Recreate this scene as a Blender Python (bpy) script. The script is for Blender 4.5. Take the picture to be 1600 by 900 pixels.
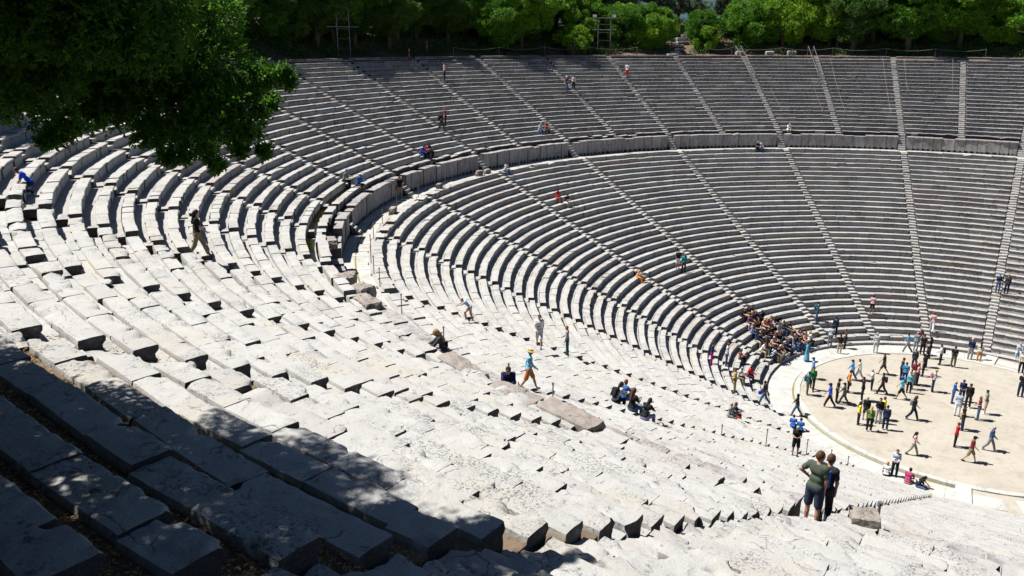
import bpy, math, random
import numpy as np
from mathutils import Vector, Matrix
R_=math.radians
for o in list(bpy.data.objects): bpy.data.objects.remove(o,do_unlink=True)
SC=bpy.context.scene; COL=SC.collection
rng=np.random.default_rng(7); random.seed(7)
# ---------------- camera, sky, sun, exposure ----------------
CAM=np.array([0.,-56.242,23.579]); YAW=32.113; PITCH=-17.566; ROLL=.274
cd=bpy.data.cameras.new('camera'); cam=bpy.data.objects.new('camera',cd); COL.objects.link(cam)
cd.sensor_width=36; cd.lens=1232.79/1600*36; cd.clip_start=.05; cd.clip_end=9000
_t,_y,_r=R_(PITCH),R_(YAW),R_(ROLL)
F=Vector((-math.sin(_y)*math.cos(_t),math.cos(_y)*math.cos(_t),math.sin(_t)))
RT=F.cross(Vector((0,0,1))).normalized(); UP=RT.cross(F)
R2=RT*math.cos(_r)+UP*math.sin(_r); U2=UP*math.cos(_r)-RT*math.sin(_r)
M=Matrix((R2,U2,-F)).transposed().to_4x4(); M.translation=Vector(CAM); cam.matrix_world=M
SC.camera=cam
SUN_AZ=200.; SUN_EL=57.5
w=bpy.data.worlds.new('World'); SC.world=w; w.use_nodes=True
nt=w.node_tree; nt.nodes.clear()
sky=nt.nodes.new('ShaderNodeTexSky'); sky.sky_type='NISHITA'; sky.sun_disc=False
sky.sun_elevation=R_(SUN_EL); sky.sun_rotation=R_(90-SUN_AZ); sky.air_density=.55; sky.dust_density=.05; sky.ozone_density=1.5
bg=nt.nodes.new('ShaderNodeBackground'); bg.inputs[1].default_value=.05
wo=nt.nodes.new('ShaderNodeOutputWorld'); nt.links.new(sky.outputs[0],bg.inputs[0]); nt.links.new(bg.outputs[0],wo.inputs[0])
S=Vector((math.cos(R_(SUN_AZ))*math.cos(R_(SUN_EL)),math.sin(R_(SUN_AZ))*math.cos(R_(SUN_EL)),math.sin(R_(SUN_EL))))
sl=bpy.data.lights.new('sun','SUN'); sl.energy=5; sl.angle=R_(.55); sl.color=(1,.97,.92)
so=bpy.data.objects.new('sun',sl); COL.objects.link(so); so.rotation_euler=(-S).to_track_quat('-Z','Y').to_euler(); so.location=(-40,-20,80)
SC.view_settings.view_transform='Standard'; SC.view_settings.look='None'; SC.view_settings.gamma=1
SC.view_settings.use_curve_mapping=False; SC.view_settings.exposure=.97
SC.render.engine='CYCLES'
# ---------------- helpers ----------------
def tag(o,label=None,cat=None,group=None,kind=None):
    if label: o['label']=label
    if cat: o['category']=cat
    if group: o['group']=group
    if kind: o['kind']=kind
    return o
def empty(name,loc=(0,0,0),rz=0):
    o=bpy.data.objects.new(name,None); COL.objects.link(o); o.location=loc; o.rotation_euler=(0,0,rz); o.empty_display_size=.3
    return o
def mesh(name,V,F_,mat,parent=None,smooth=False,sharp=None,attrs=None,loc=None,rot=None):
    me=bpy.data.meshes.new(name)
    V=np.asarray(V,dtype=np.float32).reshape(-1,3)
    if isinstance(F_,np.ndarray) and F_.ndim==2:
        nf,k=F_.shape
        me.vertices.add(len(V)); me.vertices.foreach_set('co',V.ravel())
        me.loops.add(nf*k); me.loops.foreach_set('vertex_index',F_.astype(np.int32).ravel())
        me.polygons.add(nf); me.polygons.foreach_set('loop_start',np.arange(0,nf*k,k,dtype=np.int32))
        me.update(calc_edges=True)
    else: me.from_pydata(V.tolist(),[],[list(map(int,f)) for f in F_]); me.update()
    if attrs:
        for n,a in attrs.items():
            at=me.attributes.new(n,'FLOAT','POINT'); at.data.foreach_set('value',np.asarray(a,dtype=np.float32))
    me.polygons.foreach_set('use_smooth',[bool(smooth)]*len(me.polygons))
    if smooth and sharp: me.set_sharp_from_angle(angle=R_(sharp))
    if mat is not None:
        for m in (mat if isinstance(mat,(list,tuple)) else [mat]): me.materials.append(m)
    o=bpy.data.objects.new(name,me); COL.objects.link(o)
    if parent is not None: o.parent=parent
    if loc is not None: o.location=loc
    if rot is not None: o.rotation_euler=rot
    return o
class MB:
    def __init__(s): s.v=[];s.f=[];s.n=0;s.a={}
    def add(s,V,F_,**at):
        V=np.asarray(V,float).reshape(-1,3); s.v.append(V); s.f+= [tuple(int(i)+s.n for i in f) for f in F_]
        for k,x in at.items(): s.a.setdefault(k,[]).append(np.broadcast_to(x,(len(V),)))
        s.n+=len(V); return s
    def build(s,name,mat,parent=None,**k):
        return mesh(name,np.concatenate(s.v),s.f,mat,parent,attrs={k2:np.concatenate(x) for k2,x in s.a.items()},**k)
def box(c,sx,sy,sz,rz=0,bev=0):
    c=np.asarray(c,float)
    if bev<=0:
        V=np.array([[x,y,z] for z in(-.5,.5) for y in(-.5,.5) for x in(-.5,.5)])*[sx,sy,sz]
        Fc=[(0,2,3,1),(4,5,7,6),(0,1,5,4),(2,6,7,3),(0,4,6,2),(1,3,7,5)]
    else:
        b=bev;o=[];hx,hy,hz=sx/2,sy/2,sz/2
        for z,i in((-hz,b),(-hz+b,0),(hz-b,0),(hz,b)):
            for x,y in((-hx+i,-hy+i+0),(hx-i,-hy+i),(hx-i,hy-i),(-hx+i,hy-i)): o.append((x,y,z))
        V=np.array(o);Fc=[(3,2,1,0),(12,13,14,15)]
        for r in range(3):
            for q in range(4): Fc.append((r*4+q,r*4+(q+1)%4,r*4+4+(q+1)%4,r*4+4+q))
    ca,sa=math.cos(rz),math.sin(rz); V=V@np.array([[ca,sa,0],[-sa,ca,0],[0,0,1]])
    return V+c,Fc
def tube(pts,rad,n=8,caps=True):
    pts=np.asarray(pts,float); rad=np.broadcast_to(rad,(len(pts),)); V=[];Fc=[]
    for i,p in enumerate(pts):
        t=pts[min(i+1,len(pts)-1)]-pts[max(i-1,0)]; t=t/(np.linalg.norm(t)+1e-9)
        u=np.cross(t,[0,0,1] if abs(t[2])<.9 else [1,0,0]);u/=np.linalg.norm(u);v=np.cross(t,u)
        for j in range(n):
            a=2*math.pi*j/n; V.append(p+rad[i]*(math.cos(a)*u+math.sin(a)*v))
    for i in range(len(pts)-1):
        for j in range(n): Fc.append((i*n+j,i*n+(j+1)%n,(i+1)*n+(j+1)%n,(i+1)*n+j))
    if caps: Fc.append(tuple(range(n-1,-1,-1))); Fc.append(tuple(range((len(pts)-1)*n,len(pts)*n)))
    return np.array(V),Fc
def _h(i,j,k,s):
    n=(i*374761393+j*668265263+k*2147483647+s*974711)&0xffffffff
    n=((n^(n>>13))*1274126177)&0xffffffff; n=((n^(n>>16))*2246822519)&0xffffffff
    return ((n^(n>>15))&0xffff)/32767.5-1
def vn(P,s=0):
    P=np.asarray(P,float); I=np.floor(P).astype(np.int64); f=P-I; f=f*f*(3-2*f); r=0
    for a in(0,1):
        for b in(0,1):
            for c in(0,1):
                r=r+_h(I[:,0]+a,I[:,1]+b,I[:,2]+c,s)*(f[:,0] if a else 1-f[:,0])*(f[:,1] if b else 1-f[:,1])*(f[:,2] if c else 1-f[:,2])
    return r
def fbm(P,s=0,o=3):
    P=np.asarray(P,float)
    return sum(vn(P*2**i,s+i*17)*.5**i for i in range(o))
# ---------------- materials ----------------
def newmat(name):
    m=bpy.data.materials.new(name); m.use_nodes=True; n=m.node_tree; b=n.nodes['Principled BSDF']; return m,n,b
def N(n,t,**k):
    x=n.nodes.new(t)
    for a,v in k.items():
        if a=='inp':
            for i,vv in v.items(): x.inputs[i].default_value=vv
        else: setattr(x,a,v)
    return x
def ramp(n,fac,stops):
    r=n.nodes.new('ShaderNodeValToRGB'); e=r.color_ramp.elements
    while len(e)<len(stops): e.new(.5)
    for x,(p,c) in zip(e,stops): x.position=p; x.color=(*c,1) if len(c)==3 else c
    n.links.new(fac,r.inputs[0]); return r
def mix(n,fac,a,b,bt='MIX'):
    m=n.nodes.new('ShaderNodeMix'); m.data_type='RGBA'; m.blend_type=bt
    for s,x in((0,fac),(6,a),(7,b)):
        if hasattr(x,'links') or hasattr(x,'is_output'): n.links.new(x,m.inputs[s])
        else: m.inputs[s].default_value=x if s==0 else (*x,1)
    return m.outputs[2]
def noise(n,vec,sc,det=4,rough=.6):
    t=N(n,'ShaderNodeTexNoise',inp={'Scale':sc,'Detail':det,'Roughness':rough}); n.links.new(vec,t.inputs['Vector']); return t.outputs[0]
def stone_mat(name,pale,mid,dark,pink,lich=.5,bump=.35,fine=True,streak=False):
    m,n,b=newmat(name); g=N(n,'ShaderNodeNewGeometry').outputs['Position']
    tone=N(n,'ShaderNodeAttribute',attribute_name='tone').outputs['Fac']; pk=N(n,'ShaderNodeAttribute',attribute_name='pink').outputs['Fac']
    dirt_shade=N(n,'ShaderNodeAttribute',attribute_name='grime').outputs['Fac']
    base=mix(n,tone,mid,pale); base=mix(n,pk,base,pink)
    big=noise(n,g,1.3,5); c=mix(n,ramp(n,big,[(.35,(0,0,0)),(.75,(.55,.55,.55))]).outputs[0],base,mid)
    oc=noise(n,g,.55,5,.7); c=mix(n,ramp(n,oc,[(.50,(0,0,0)),(.68,(.55,.55,.55))]).outputs[0],c,(pale[0]*.93,pale[1]*.86,pale[2]*.70))
    if streak:
        mp=N(n,'ShaderNodeMapping'); mp.inputs['Scale'].default_value=(2.2,2.2,.45); n.links.new(g,mp.inputs[0]); c=mix(n,ramp(n,noise(n,mp.outputs[0],1.6,6,.7),[(.45,(0,0,0)),(.62,(.5,.5,.5))]).outputs[0],c,tuple(x*2.2 for x in dark))
    # dark lichen, also painted shade: patches whose amount rises with the block's own grime
    ln=noise(n,g,5.5,9,.78); ad=N(n,'ShaderNodeMath',operation='MULTIPLY_ADD',inp={1:.30,2:0.}); n.links.new(dirt_shade,ad.inputs[0]); n.links.new(ln,ad.inputs[2])
    c=mix(n,ramp(n,ad.outputs[0],[(.585,(0,0,0)),(.66,(lich*.75,)*3),(.80,(lich,)*3)]).outputs[0],c,dark)
    # pale lichen crust
    vo=noise(n,g,23.,6,.75); cm=N(n,'ShaderNodeMath',operation='MULTIPLY'); iw=N(n,'ShaderNodeMath',operation='MULTIPLY_ADD',use_clamp=True,inp={1:-.85,2:1.}); n.links.new(dirt_shade,iw.inputs[0]); n.links.new(iw.outputs[0],cm.inputs[0]); n.links.new(ramp(n,vo,[(.60,(0,0,0)),(.70,(.55,)*3)]).outputs[0],cm.inputs[1]); c=mix(n,cm.outputs[0],c,tuple(min(1,x*1.18) for x in pale))
    if fine:
        vc=N(n,'ShaderNodeTexVoronoi',feature='DISTANCE_TO_EDGE',inp={'Scale':1.15}); wq=N(n,'ShaderNodeVectorMath',operation='ADD'); wn=N(n,'ShaderNodeTexNoise',inp={'Scale':3.,'Detail':4}); n.links.new(g,wn.inputs['Vector'])
        ws=N(n,'ShaderNodeVectorMath',operation='SCALE',inp={'Scale':.5}); n.links.new(wn.outputs['Color'],ws.inputs[0]); n.links.new(g,wq.inputs[0]); n.links.new(ws.outputs[0],wq.inputs[1]); n.links.new(wq.outputs[0],vc.inputs['Vector'])
        ck=ramp(n,vc.outputs['Distance'],[(.0,(.9,.9,.9)),(.011,(0,0,0))]); sel=ramp(n,noise(n,g,1.7,2),[(.52,(0,0,0)),(.56,(1,1,1))])
        mm=N(n,'ShaderNodeMath',operation='MULTIPLY'); n.links.new(ck.outputs[0],mm.inputs[0]); n.links.new(sel.outputs[0],mm.inputs[1]); c=mix(n,mm.outputs[0],c,tuple(x*.25 for x in mid))
        bl=noise(n,g,16.,5,.8); c=mix(n,ramp(n,bl,[(.64,(0,0,0)),(.70,(.8,.8,.8))]).outputs[0],c,tuple(x*.38 for x in mid))
    # speckled crusts gathered in clusters
    cl=ramp(n,noise(n,g,.9,4,.65),[(.50,(0,0,0)),(.62,(1,1,1))]); hs=ramp(n,noise(n,g,26.,4,.7),[(.52,(0,0,0)),(.58,(.85,.85,.85))]); mq=N(n,'ShaderNodeMath',operation='MULTIPLY'); n.links.new(cl.outputs[0],mq.inputs[0]); n.links.new(hs.outputs[0],mq.inputs[1]); c=mix(n,mq.outputs[0],c,tuple(x*.3 for x in mid))
    sp=noise(n,g,60.,3,.6); c=mix(n,ramp(n,sp,[(.30,(.5,.5,.5)),(.45,(0,0,0))]).outputs[0],c,tuple(x*.6 for x in mid))
    n.links.new(c,b.inputs['Base Color']); b.inputs['Roughness'].default_value=.92; b.inputs['Specular IOR Level'].default_value=.18
    bn=N(n,'ShaderNodeBump',inp={'Strength':bump,'Distance':.03}); h=N(n,'ShaderNodeMath',operation='ADD'); n.links.new(ln,h.inputs[0]); n.links.new(vo,h.inputs[1])
    n.links.new(h.outputs[0],bn.inputs['Height']); n.links.new(bn.outputs[0],b.inputs['Normal']); return m
STONE=stone_mat('weathered_limestone',(.395,.39,.375),(.285,.282,.274),(.030,.029,.029),(.30,.245,.225),.92,.6)
WALLST=stone_mat('wall_limestone',(.37,.355,.355),(.25,.24,.24),(.035,.033,.033),(.28,.225,.215),.8,.45,streak=True)
RUBBLE=stone_mat('rough_conglomerate',(.35,.335,.31),(.21,.18,.16),(.035,.032,.03),(.26,.19,.16),.9,.9)
PAVE=stone_mat('paving_limestone',(.43,.425,.405),(.36,.355,.335),(.20,.19,.17),(.32,.27,.24),.4,.2)
def ground_mat(name,c1,c2,c3,sc,bump=.2,scuff=0):
    m,n,b=newmat(name); g=N(n,'ShaderNodeNewGeometry').outputs['Position']
    a=noise(n,g,sc,6,.65); c=mix(n,ramp(n,a,[(.35,(0,0,0)),(.7,(1,1,1))]).outputs[0],c1,c2)
    f=noise(n,g,sc*14,5,.7); c=mix(n,ramp(n,f,[(.5,(0,0,0)),(.72,(.8,.8,.8))]).outputs[0],c,c3)
    if scuff:
        for q,(z0,z1) in ((2.1,(.52,.70)),(.9,(.50,.66)),(6.5,(.56,.68))): c=mix(n,ramp(n,noise(n,g,q,6,.75),[(z0,(0,0,0)),(z1,(scuff,)*3)]).outputs[0],c,tuple(x*.72 for x in c2))
    n.links.new(c,b.inputs['Base Color']); b.inputs['Roughness'].default_value=.95; b.inputs['Specular IOR Level'].default_value=.1
    bn=N(n,'ShaderNodeBump',inp={'Strength':bump,'Distance':.05}); n.links.new(f,bn.inputs['Height']); n.links.new(bn.outputs[0],b.inputs['Normal']); return m
SOIL=ground_mat('dry_soil',(.10,.072,.05),(.17,.125,.085),(.05,.04,.03),.5,.5)
SAND=ground_mat('beaten_sand',(.375,.345,.295),(.315,.28,.23),(.345,.318,.27),.28,.25,scuff=.5)
GRASSG=ground_mat('meadow_grass',(.10,.17,.025),(.16,.22,.03),(.06,.10,.02),.8,.3)
def plain(name,c,rough=.7,metal=0,spec=.3):
    m,n,b=newmat(name); g=N(n,'ShaderNodeTexCoord').outputs['Object']; a=noise(n,g,9.,4)
    cc=mix(n,ramp(n,a,[(.3,(0,0,0)),(.75,(1,1,1))]).outputs[0],tuple(x*.82 for x in c),tuple(min(1,x*1.12) for x in c))
    n.links.new(cc,b.inputs['Base Color']); b.inputs['Roughness'].default_value=rough; b.inputs['Metallic'].default_value=metal; b.inputs['Specular IOR Level'].default_value=spec; return m
def leaf_mat(name,dark,light,trans=.35):
    m,n,b=newmat(name); t=N(n,'ShaderNodeAttribute',attribute_name='tone').outputs['Fac']
    oi=N(n,'ShaderNodeObjectInfo'); c=mix(n,t,dark,light); hs=N(n,'ShaderNodeHueSaturation'); hr=N(n,'ShaderNodeMapRange',inp={3:.485,4:.525}); vr=N(n,'ShaderNodeMapRange',inp={3:1.4,4:.7}); n.links.new(oi.outputs['Random'],hr.inputs[0]); n.links.new(oi.outputs['Random'],vr.inputs[0]); n.links.new(hr.outputs[0],hs.inputs['Hue']); n.links.new(vr.outputs[0],hs.inputs['Value']); n.links.new(c,hs.inputs['Color']); c=hs.outputs[0]; n.links.new(c,b.inputs['Base Color']); b.inputs['Roughness'].default_value=.55; b.inputs['Specular IOR Level'].default_value=.25
    tr=N(n,'ShaderNodeBsdfTranslucent'); n.links.new(mix(n,.5,c,tuple(min(1,x*1.5) for x in light)),tr.inputs[0])
    ms=N(n,'ShaderNodeMixShader',inp={0:trans}); n.links.new(b.outputs[0],ms.inputs[1]); n.links.new(tr.outputs[0],ms.inputs[2])
    n.links.new(ms.outputs[0],n.nodes['Material Output'].inputs['Surface']); return m
BARK=ground_mat('bark',(.10,.08,.06),(.16,.13,.10),(.05,.04,.03),3,.8)
LEAF_A=leaf_mat('leaf_bright',(.03,.085,.006),(.17,.34,.015),.12)
LEAF_B=leaf_mat('leaf_deep',(.018,.045,.010),(.075,.16,.015),.10)
LEAF_O=leaf_mat('leaf_olive',(.09,.13,.075),(.24,.30,.20),.2)
LEAF_N=leaf_mat('leaf_near',(.006,.018,.004),(.10,.24,.012),.32)
STEEL=plain('galvanised_steel',(.20,.20,.205),.5,.5); ROPE=plain('rope',(.26,.24,.19),.9); RUST=plain('brown_iron',(.14,.10,.07),.7,.2)
# ---------------- theatre geometry ----------------
PHI0,DPHI,D2,SH=86.466,18.2413,14.888,3.2335
RD,ZD,RO,ZO,R0,ZB=37.722,12.417,55.847,21.656,12.356,.491
LR,LH=.7455,.3615          # lower bench run, rise
LF=12.86                   # front of the first lower bench
UF,UZ,UR,UH=40.505,14.075,.7306,.3610
NL,NU=34,21
def frame(k):
    if k<1: k0=1
    elif k>9: k0=9
    else: return 0.,0.,0.,PHI0+k*DPHI
    a=R_(PHI0+k0*DPHI); return -SH*math.cos(a),-SH*math.sin(a),SH,PHI0+k0*DPHI+(k-k0)*D2
def fid(k): return 0 if k<1 else (2 if k>9 else 1)
def P3(k,r,z):
    cx,cy,s,a=frame(k); a=R_(a); return np.array([cx+(r+s)*math.cos(a),cy+(r+s)*math.sin(a),z])
def wfr(k0,k1):            # frame of the wedge between two stairs: centre, shift, both angles
    c=frame((k0+k1)/2); cx,cy,s,_=c
    def ang(k):
        p=P3(k,30,0); return math.degrees(math.atan2(p[1]-cy,p[0]-cx))%360
    a0,a1=ang(k0),ang(k1)
    if a1<a0: a1+=360
    return cx,cy,s,a0,a1
def polar(x,y):            # (r,k) of a ground point
    for kk,(lo,hi) in ((5,(1,9)),(.5,(-9,1)),(10,(9,30))):
        cx,cy,s,_=frame(kk); a=math.degrees(math.atan2(y-cy,x-cx))%360
        if kk==5: k=(a-PHI0)/DPHI
        elif kk==.5:
            if a>220: a-=360
            k=1+(a-(PHI0+DPHI))/D2
        else: k=9+(a-(PHI0+9*DPHI))/D2
        if lo<=k<=hi: return math.hypot(x-cx,y-cy)-s,k
    return math.hypot(x,y),-5
def bench_z(r):            # nominal walking height for radius r (seat plane)
    if r<R0: return 0.
    if r<LF: return .06
    if r<RD:
        i=min(NL-1,int((r-LF)//LR)); d=r-LF-i*LR; return ZB+i*LH-(0 if d<.38 else .06)
    if r<39.6: return ZD-.30
    if r<UF: return 13.62
    i=min(NU,int((r-UF)//UR)); d=r-UF-i*UR; return UZ+i*UH-(0 if d<.38 or i==NU else .06)
def lineh(r):
    if r<R0+.05: return -.35
    if r<RD: return ZB+(r-LF)/LR*LH-.62
    if r<40.2: return ZD-.45
    if r<UF: return 13.2
    if r<RO+.1: return UZ+(r-UF)/UR*UH-.62
    return ZO-.1
def terr(x,y):
    r0=math.hypot(x,y); r,k=polar(x,y)
    if k<-4: k=50
    az=math.degrees(math.atan2(y,x))%360
    def outer(r):
        d=max(0,r-RO-1.2); hsm=ZO-.1+ .12*min(d,3)/3 + 4.2*(1-math.exp(-max(0,d-2.)/7.))
        return hsm+ .02*max(0,min(d-20,200))
    full= lineh(r) if r<RO+.1 else outer(r)+.25*float(vn(np.array([[x*.3,y*.3,0]]),5)[0])*min(1,(r-RO)/4)
    a0=P3(-1,30,0); 
    azl=math.degrees(math.atan2(a0[1],a0[0])); a1=P3(11,30,0); azr=math.degrees(math.atan2(a1[1],a1[0]))%360
    if azl-.5<=az<=azr+.5: return full
    dd=(az-azr) if az>azr else (azl-az); dd=min(dd,(azl+360-az)%360)
    t=max(0,1-R_(dd)*r0/6.); t=t*t*(3-2*t)
    return full*t+(-.03)*(1-t)
def arcstrip(mb,k0,k1,prof,z0=0,step=2.,closed=False,gap0=0,gap1=0,**at):
    cx,cy,s,a0,a1=wfr(k0,k1); prof=np.array(prof,float); rm=prof[:,0].mean()+s
    a0+=math.degrees(gap0/rm); a1-=math.degrees(gap1/rm); n=max(1,int(math.ceil((a1-a0)/step))); V=[];Fc=[];m=len(prof)
    for i in range(n+1):
        a=R_(a0+(a1-a0)*i/n)
        for r,z in prof: V.append((cx+(r+s)*math.cos(a),cy+(r+s)*math.sin(a),z+z0))
    for i in range(n):
        for j in range(m if closed else m-1):
            q=(j+1)%m; Fc.append((i*m+j,(i+1)*m+j,(i+1)*m+q,i*m+q))
    if closed: Fc.append(tuple(range(m))); Fc.append(tuple(n*m+j for j in range(m-1,-1,-1)))
    mb.add(V,Fc,**at)
BP=np.array([(.055,-.37),(.062,-.14),(.008,-.085),(.0,-.02),(.018,.0),(.20,.004),(.375,.0),(.39,-.05),(.39,-.37)])
def resample(P,st):
    out=[]
    for a,b in zip(P,np.roll(P,-1,0)):
        n=max(1,int(np.linalg.norm(b-a)/st+.5)); out+= [a+(b-a)*i/n for i in range(n)]
    return np.array(out)
CAMD=lambda x,y,z: math.sqrt((x-CAM[0])**2+(y-CAM[1])**2+(z-CAM[2])**2)
def block(mb,cx,cy,s,a0,a1,rf,zt,prof,dist,tone,pink,grime,r,rough=1.,worn=0.):
    """one weathered block lying along the arc"""
    rm=rf+s+.2; L=R_(a1-a0)*rm
    st=.028 if dist<7 else .045 if dist<11 else .08 if dist<17 else .16 if dist<28 else None
    if st: P=resample(prof,st); ns=max(2,int(L/st))
    else: P=prof; ns=1
    jf=.6 if dist>40 else 1.
    jr,jz=r.normal(0,.011*rough*jf),r.normal(0,.009*rough*jf)
    if dist>28: jr*=1.3
    tr,tz=r.normal(0,.010*rough),r.normal(0,.008*rough)
    m=len(P); u=np.linspace(0,1,ns+1); cen=P.mean(0)
    sc=np.ones(ns+1)
    if st and ns>4:
        sc[0]=sc[-1]=.985
    A=np.radians(a0+(a1-a0)*u)
    dr=cen[0]+(P[:,0][None]-cen[0])*sc[:,None]+jr+tr*(u[:,None]-.5)*2
    dz=cen[1]+(P[:,1][None]-cen[1])*sc[:,None]+jz+tz*(u[:,None]-.5)*2
    if worn>0: # sunken / broken top
        dz=np.where(dz>-.2,dz-worn*(.5+.5*np.sin(u*5+r.uniform(0,6)))[:,None],dz)
    rr=rf+s+dr
    V=np.stack([cx+rr*np.cos(A)[:,None],cy+rr*np.sin(A)[:,None],zt+dz],-1).reshape(-1,3)
    if st:
        C=V.mean(0)
        n1=fbm(V*2.6,3,2); n2=fbm(V*9,9,3 if dist<11 else 2); n3=vn(V*4.5,31)
        out=V-C; out[:,2]*=1.6; ol=np.linalg.norm(out,axis=1,keepdims=True)+1e-6; out/=ol
        V=V+out*(n1*.006+n2*.0105)[:,None]*rough
        V[:,2]+=np.where(V[:,2]>zt-.2,n3*.005*rough,0)
        # chips off the front lip and the corners
        for _ in range(r.poisson(1.5*rough+.6)):
            uu=r.choice([r.uniform(0,1),r.uniform(-.02,.05),r.uniform(.95,1.02)]); a=R_(a0+(a1-a0)*uu); q=rf+s+(0 if r.random()<.75 else .38)
            c=np.array([cx+q*math.cos(a),cy+q*math.sin(a),zt+.01]); rad=r.uniform(.03,.17)
            d=V-c; dl=np.linalg.norm(d,axis=1); k=np.clip((rad-dl)/rad,0,1)**.7
            tgt=C-V; tgt/= np.linalg.norm(tgt,axis=1,keepdims=True)+1e-6
            V=V+tgt*(k*rad*.75*(1+.4*n2))[:,None]
    I=np.arange(ns)[:,None]*m; J=np.arange(m)[None]; K=(J+1)%m
    Q=np.stack([I+J,I+m+J,I+m+K,I+K],-1).reshape(-1,4)
    Fc=[tuple(q) for q in Q]; nV=len(V); V=np.concatenate([V,V[:m],V[ns*m:(ns+1)*m]]); Fc+=[tuple(nV+j for j in range(m)),tuple(nV+m+j for j in range(m-1,-1,-1))]
    # old stains plus painted-in shade darken the riser: feet and rain have worn the seats pale
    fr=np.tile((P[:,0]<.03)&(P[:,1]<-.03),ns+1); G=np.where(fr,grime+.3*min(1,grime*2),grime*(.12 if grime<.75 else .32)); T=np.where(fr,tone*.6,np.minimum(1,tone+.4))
    mb.add(V,Fc,tone=np.concatenate([T,np.full(2*m,tone*.5)]),pink=pink,grime=np.concatenate([G,np.full(2*m,min(1.3,grime+.85))]))  # end caps darkened too: shade of faces turned from the sun, in colour
BP[0,1]=BP[-1,1]=-.46
FP=np.array([(.392,-.062),(.60,-.058),(.83,-.066),(.83,-.22),(.392,-.22)])
ORD=['first','second','third','fourth','fifth','sixth','seventh','eighth','ninth','tenth','eleventh','twelfth','thirteenth','fourteenth','fifteenth','sixteenth','seventeenth','eighteenth','nineteenth','twentieth','twenty-first','twenty-second','twenty-third','twenty-fourth']
def zone(k,up,r):
    if up:
        g=np.interp(k,[0,2.5,4,6,7.5,8.5],[1.0,.9,.85,.55,.25,.02]); t=np.interp(k,[0,3,6,8,9],[.12,.15,.4,.75,.85])
    else:
        g=np.interp(k,[0,4,6,7.5],[.55,.5,.3,.05]); t=np.interp(k,[0,4,7,9],[.5,.5,.75,.85])
    return g,t
def blk_lengths(L,r,lo=.75,hi=1.3):
    out=[];s=0
    while s<L-.3:
        l=r.uniform(lo,hi)
        if L-s-l<.45: l=L-s
        out.append((s,min(L,s+l))); s+=l
    return out
def build_row(parent,k0,k1,i,up,r,subs=False):
    rf=(UF+i*UR) if up else (LF+i*LR); zt=(UZ+i*UH) if up else (ZB+i*LH)
    cx,cy,s,a0,a1=wfr(k0,k1); rr=rf+s+.2; off=math.degrees(.37/rr); a0+=off; a1-=off; L=R_(a1-a0)*rr
    g0,t0=zone((k0+k1)/2,up,rf); mb=MB(); fb=MB(); made=None
    prof=BP.copy(); rough=1.; lo,hi=.8,1.45
    if up and i==0: prof[:,0]-=.2; prof[6:,0]+=.1; lo,hi=.6,1.2; rough=2.2 if k0>7.4 else 1.6
    if (not up) and i==NL-1: prof[6:,0]+=.14; rough=1.8; lo,hi=.6,1.3
    row_g=r.normal(0,.10); row_p=r.random()
    reg=[]
    FPp=FP.copy()
    if up and i==0: FPp[:,1]-=.27; FPp[0,0]-=.08; FPp[4,0]-=.08
    if (not up) and i==NL-1: FPp[:,0]+=.14; FPp[:,0]=np.minimum(FPp[:,0],.75)
    for (s0,s1) in blk_lengths(L,r,lo,hi):
        b0=a0+math.degrees((s0+.006)/rr); b1=a0+math.degrees((s1-.006)/rr); am=R_((b0+b1)/2)
        d=CAMD(cx+(rf+s)*math.cos(am),cy+(rf+s)*math.sin(am),zt)
        pk=(.5 if r.random()<.22 else .05)*(1 if t0<.7 else .45)+ (.25 if row_p<.25 and t0<.7 else 0)
        tone=float(np.clip(t0+r.normal(0,.24),0,1)); gr=float(np.clip(g0+row_g+r.normal(0,.2),0,1))
        if r.random()<.035: tone,gr=1.,0.
        if up and k0>9.3 and i>11 and r.random()<.75: gr=r.uniform(.45,1.)*(i-9)/12; tone*=r.uniform(.3,.9)  # lichen under the near tree, plus its shade put into the stone colour
        worn=0.; u=r.random()
        if u<(.05 if (up and k0<3.5) else .025)*rough: worn=r.uniform(.03,.11)
        if i==0 and up and r.random()<.12: worn=.2
        if (not up) and i==NL-1 and r.random()<.07: worn=.2
        m2=MB() if subs else mb
        # rows pick up crude repairs and breaks near the ruined corner of the gallery
        rg=rough*(1.2 if (d<17) else 1.1)
        wz=float(vn(np.array([[am*rr*.22,i*.7,k0]]),41)[0])*.022; wr=float(vn(np.array([[am*rr*.19,i*.9,k0]]),43)[0])*.03
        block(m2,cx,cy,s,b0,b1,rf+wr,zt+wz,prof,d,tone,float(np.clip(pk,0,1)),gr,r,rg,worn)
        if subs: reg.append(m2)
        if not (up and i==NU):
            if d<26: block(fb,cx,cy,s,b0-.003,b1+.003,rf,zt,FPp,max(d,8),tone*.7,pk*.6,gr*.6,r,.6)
    if not (up and i==NU):
        if not fb.n:
            arcstrip(fb,k0,k1,[(rf+FPp[0,0],FPp[0,1]+.01),(rf+FPp[0,0]+.002,FPp[0,1]),(rf+FPp[2,0],FPp[2,1])],zt,1.5,gap0=.37,gap1=.37,tone=t0*.8,pink=.2,grime=g0*.6)
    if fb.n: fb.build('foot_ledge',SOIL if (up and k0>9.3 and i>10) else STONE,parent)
    if subs:
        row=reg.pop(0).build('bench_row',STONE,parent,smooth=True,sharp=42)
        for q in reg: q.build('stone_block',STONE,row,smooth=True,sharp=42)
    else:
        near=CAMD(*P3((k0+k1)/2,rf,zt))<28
        mb.build('bench_row',STONE,parent,smooth=near,sharp=42 if near else None)
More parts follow.
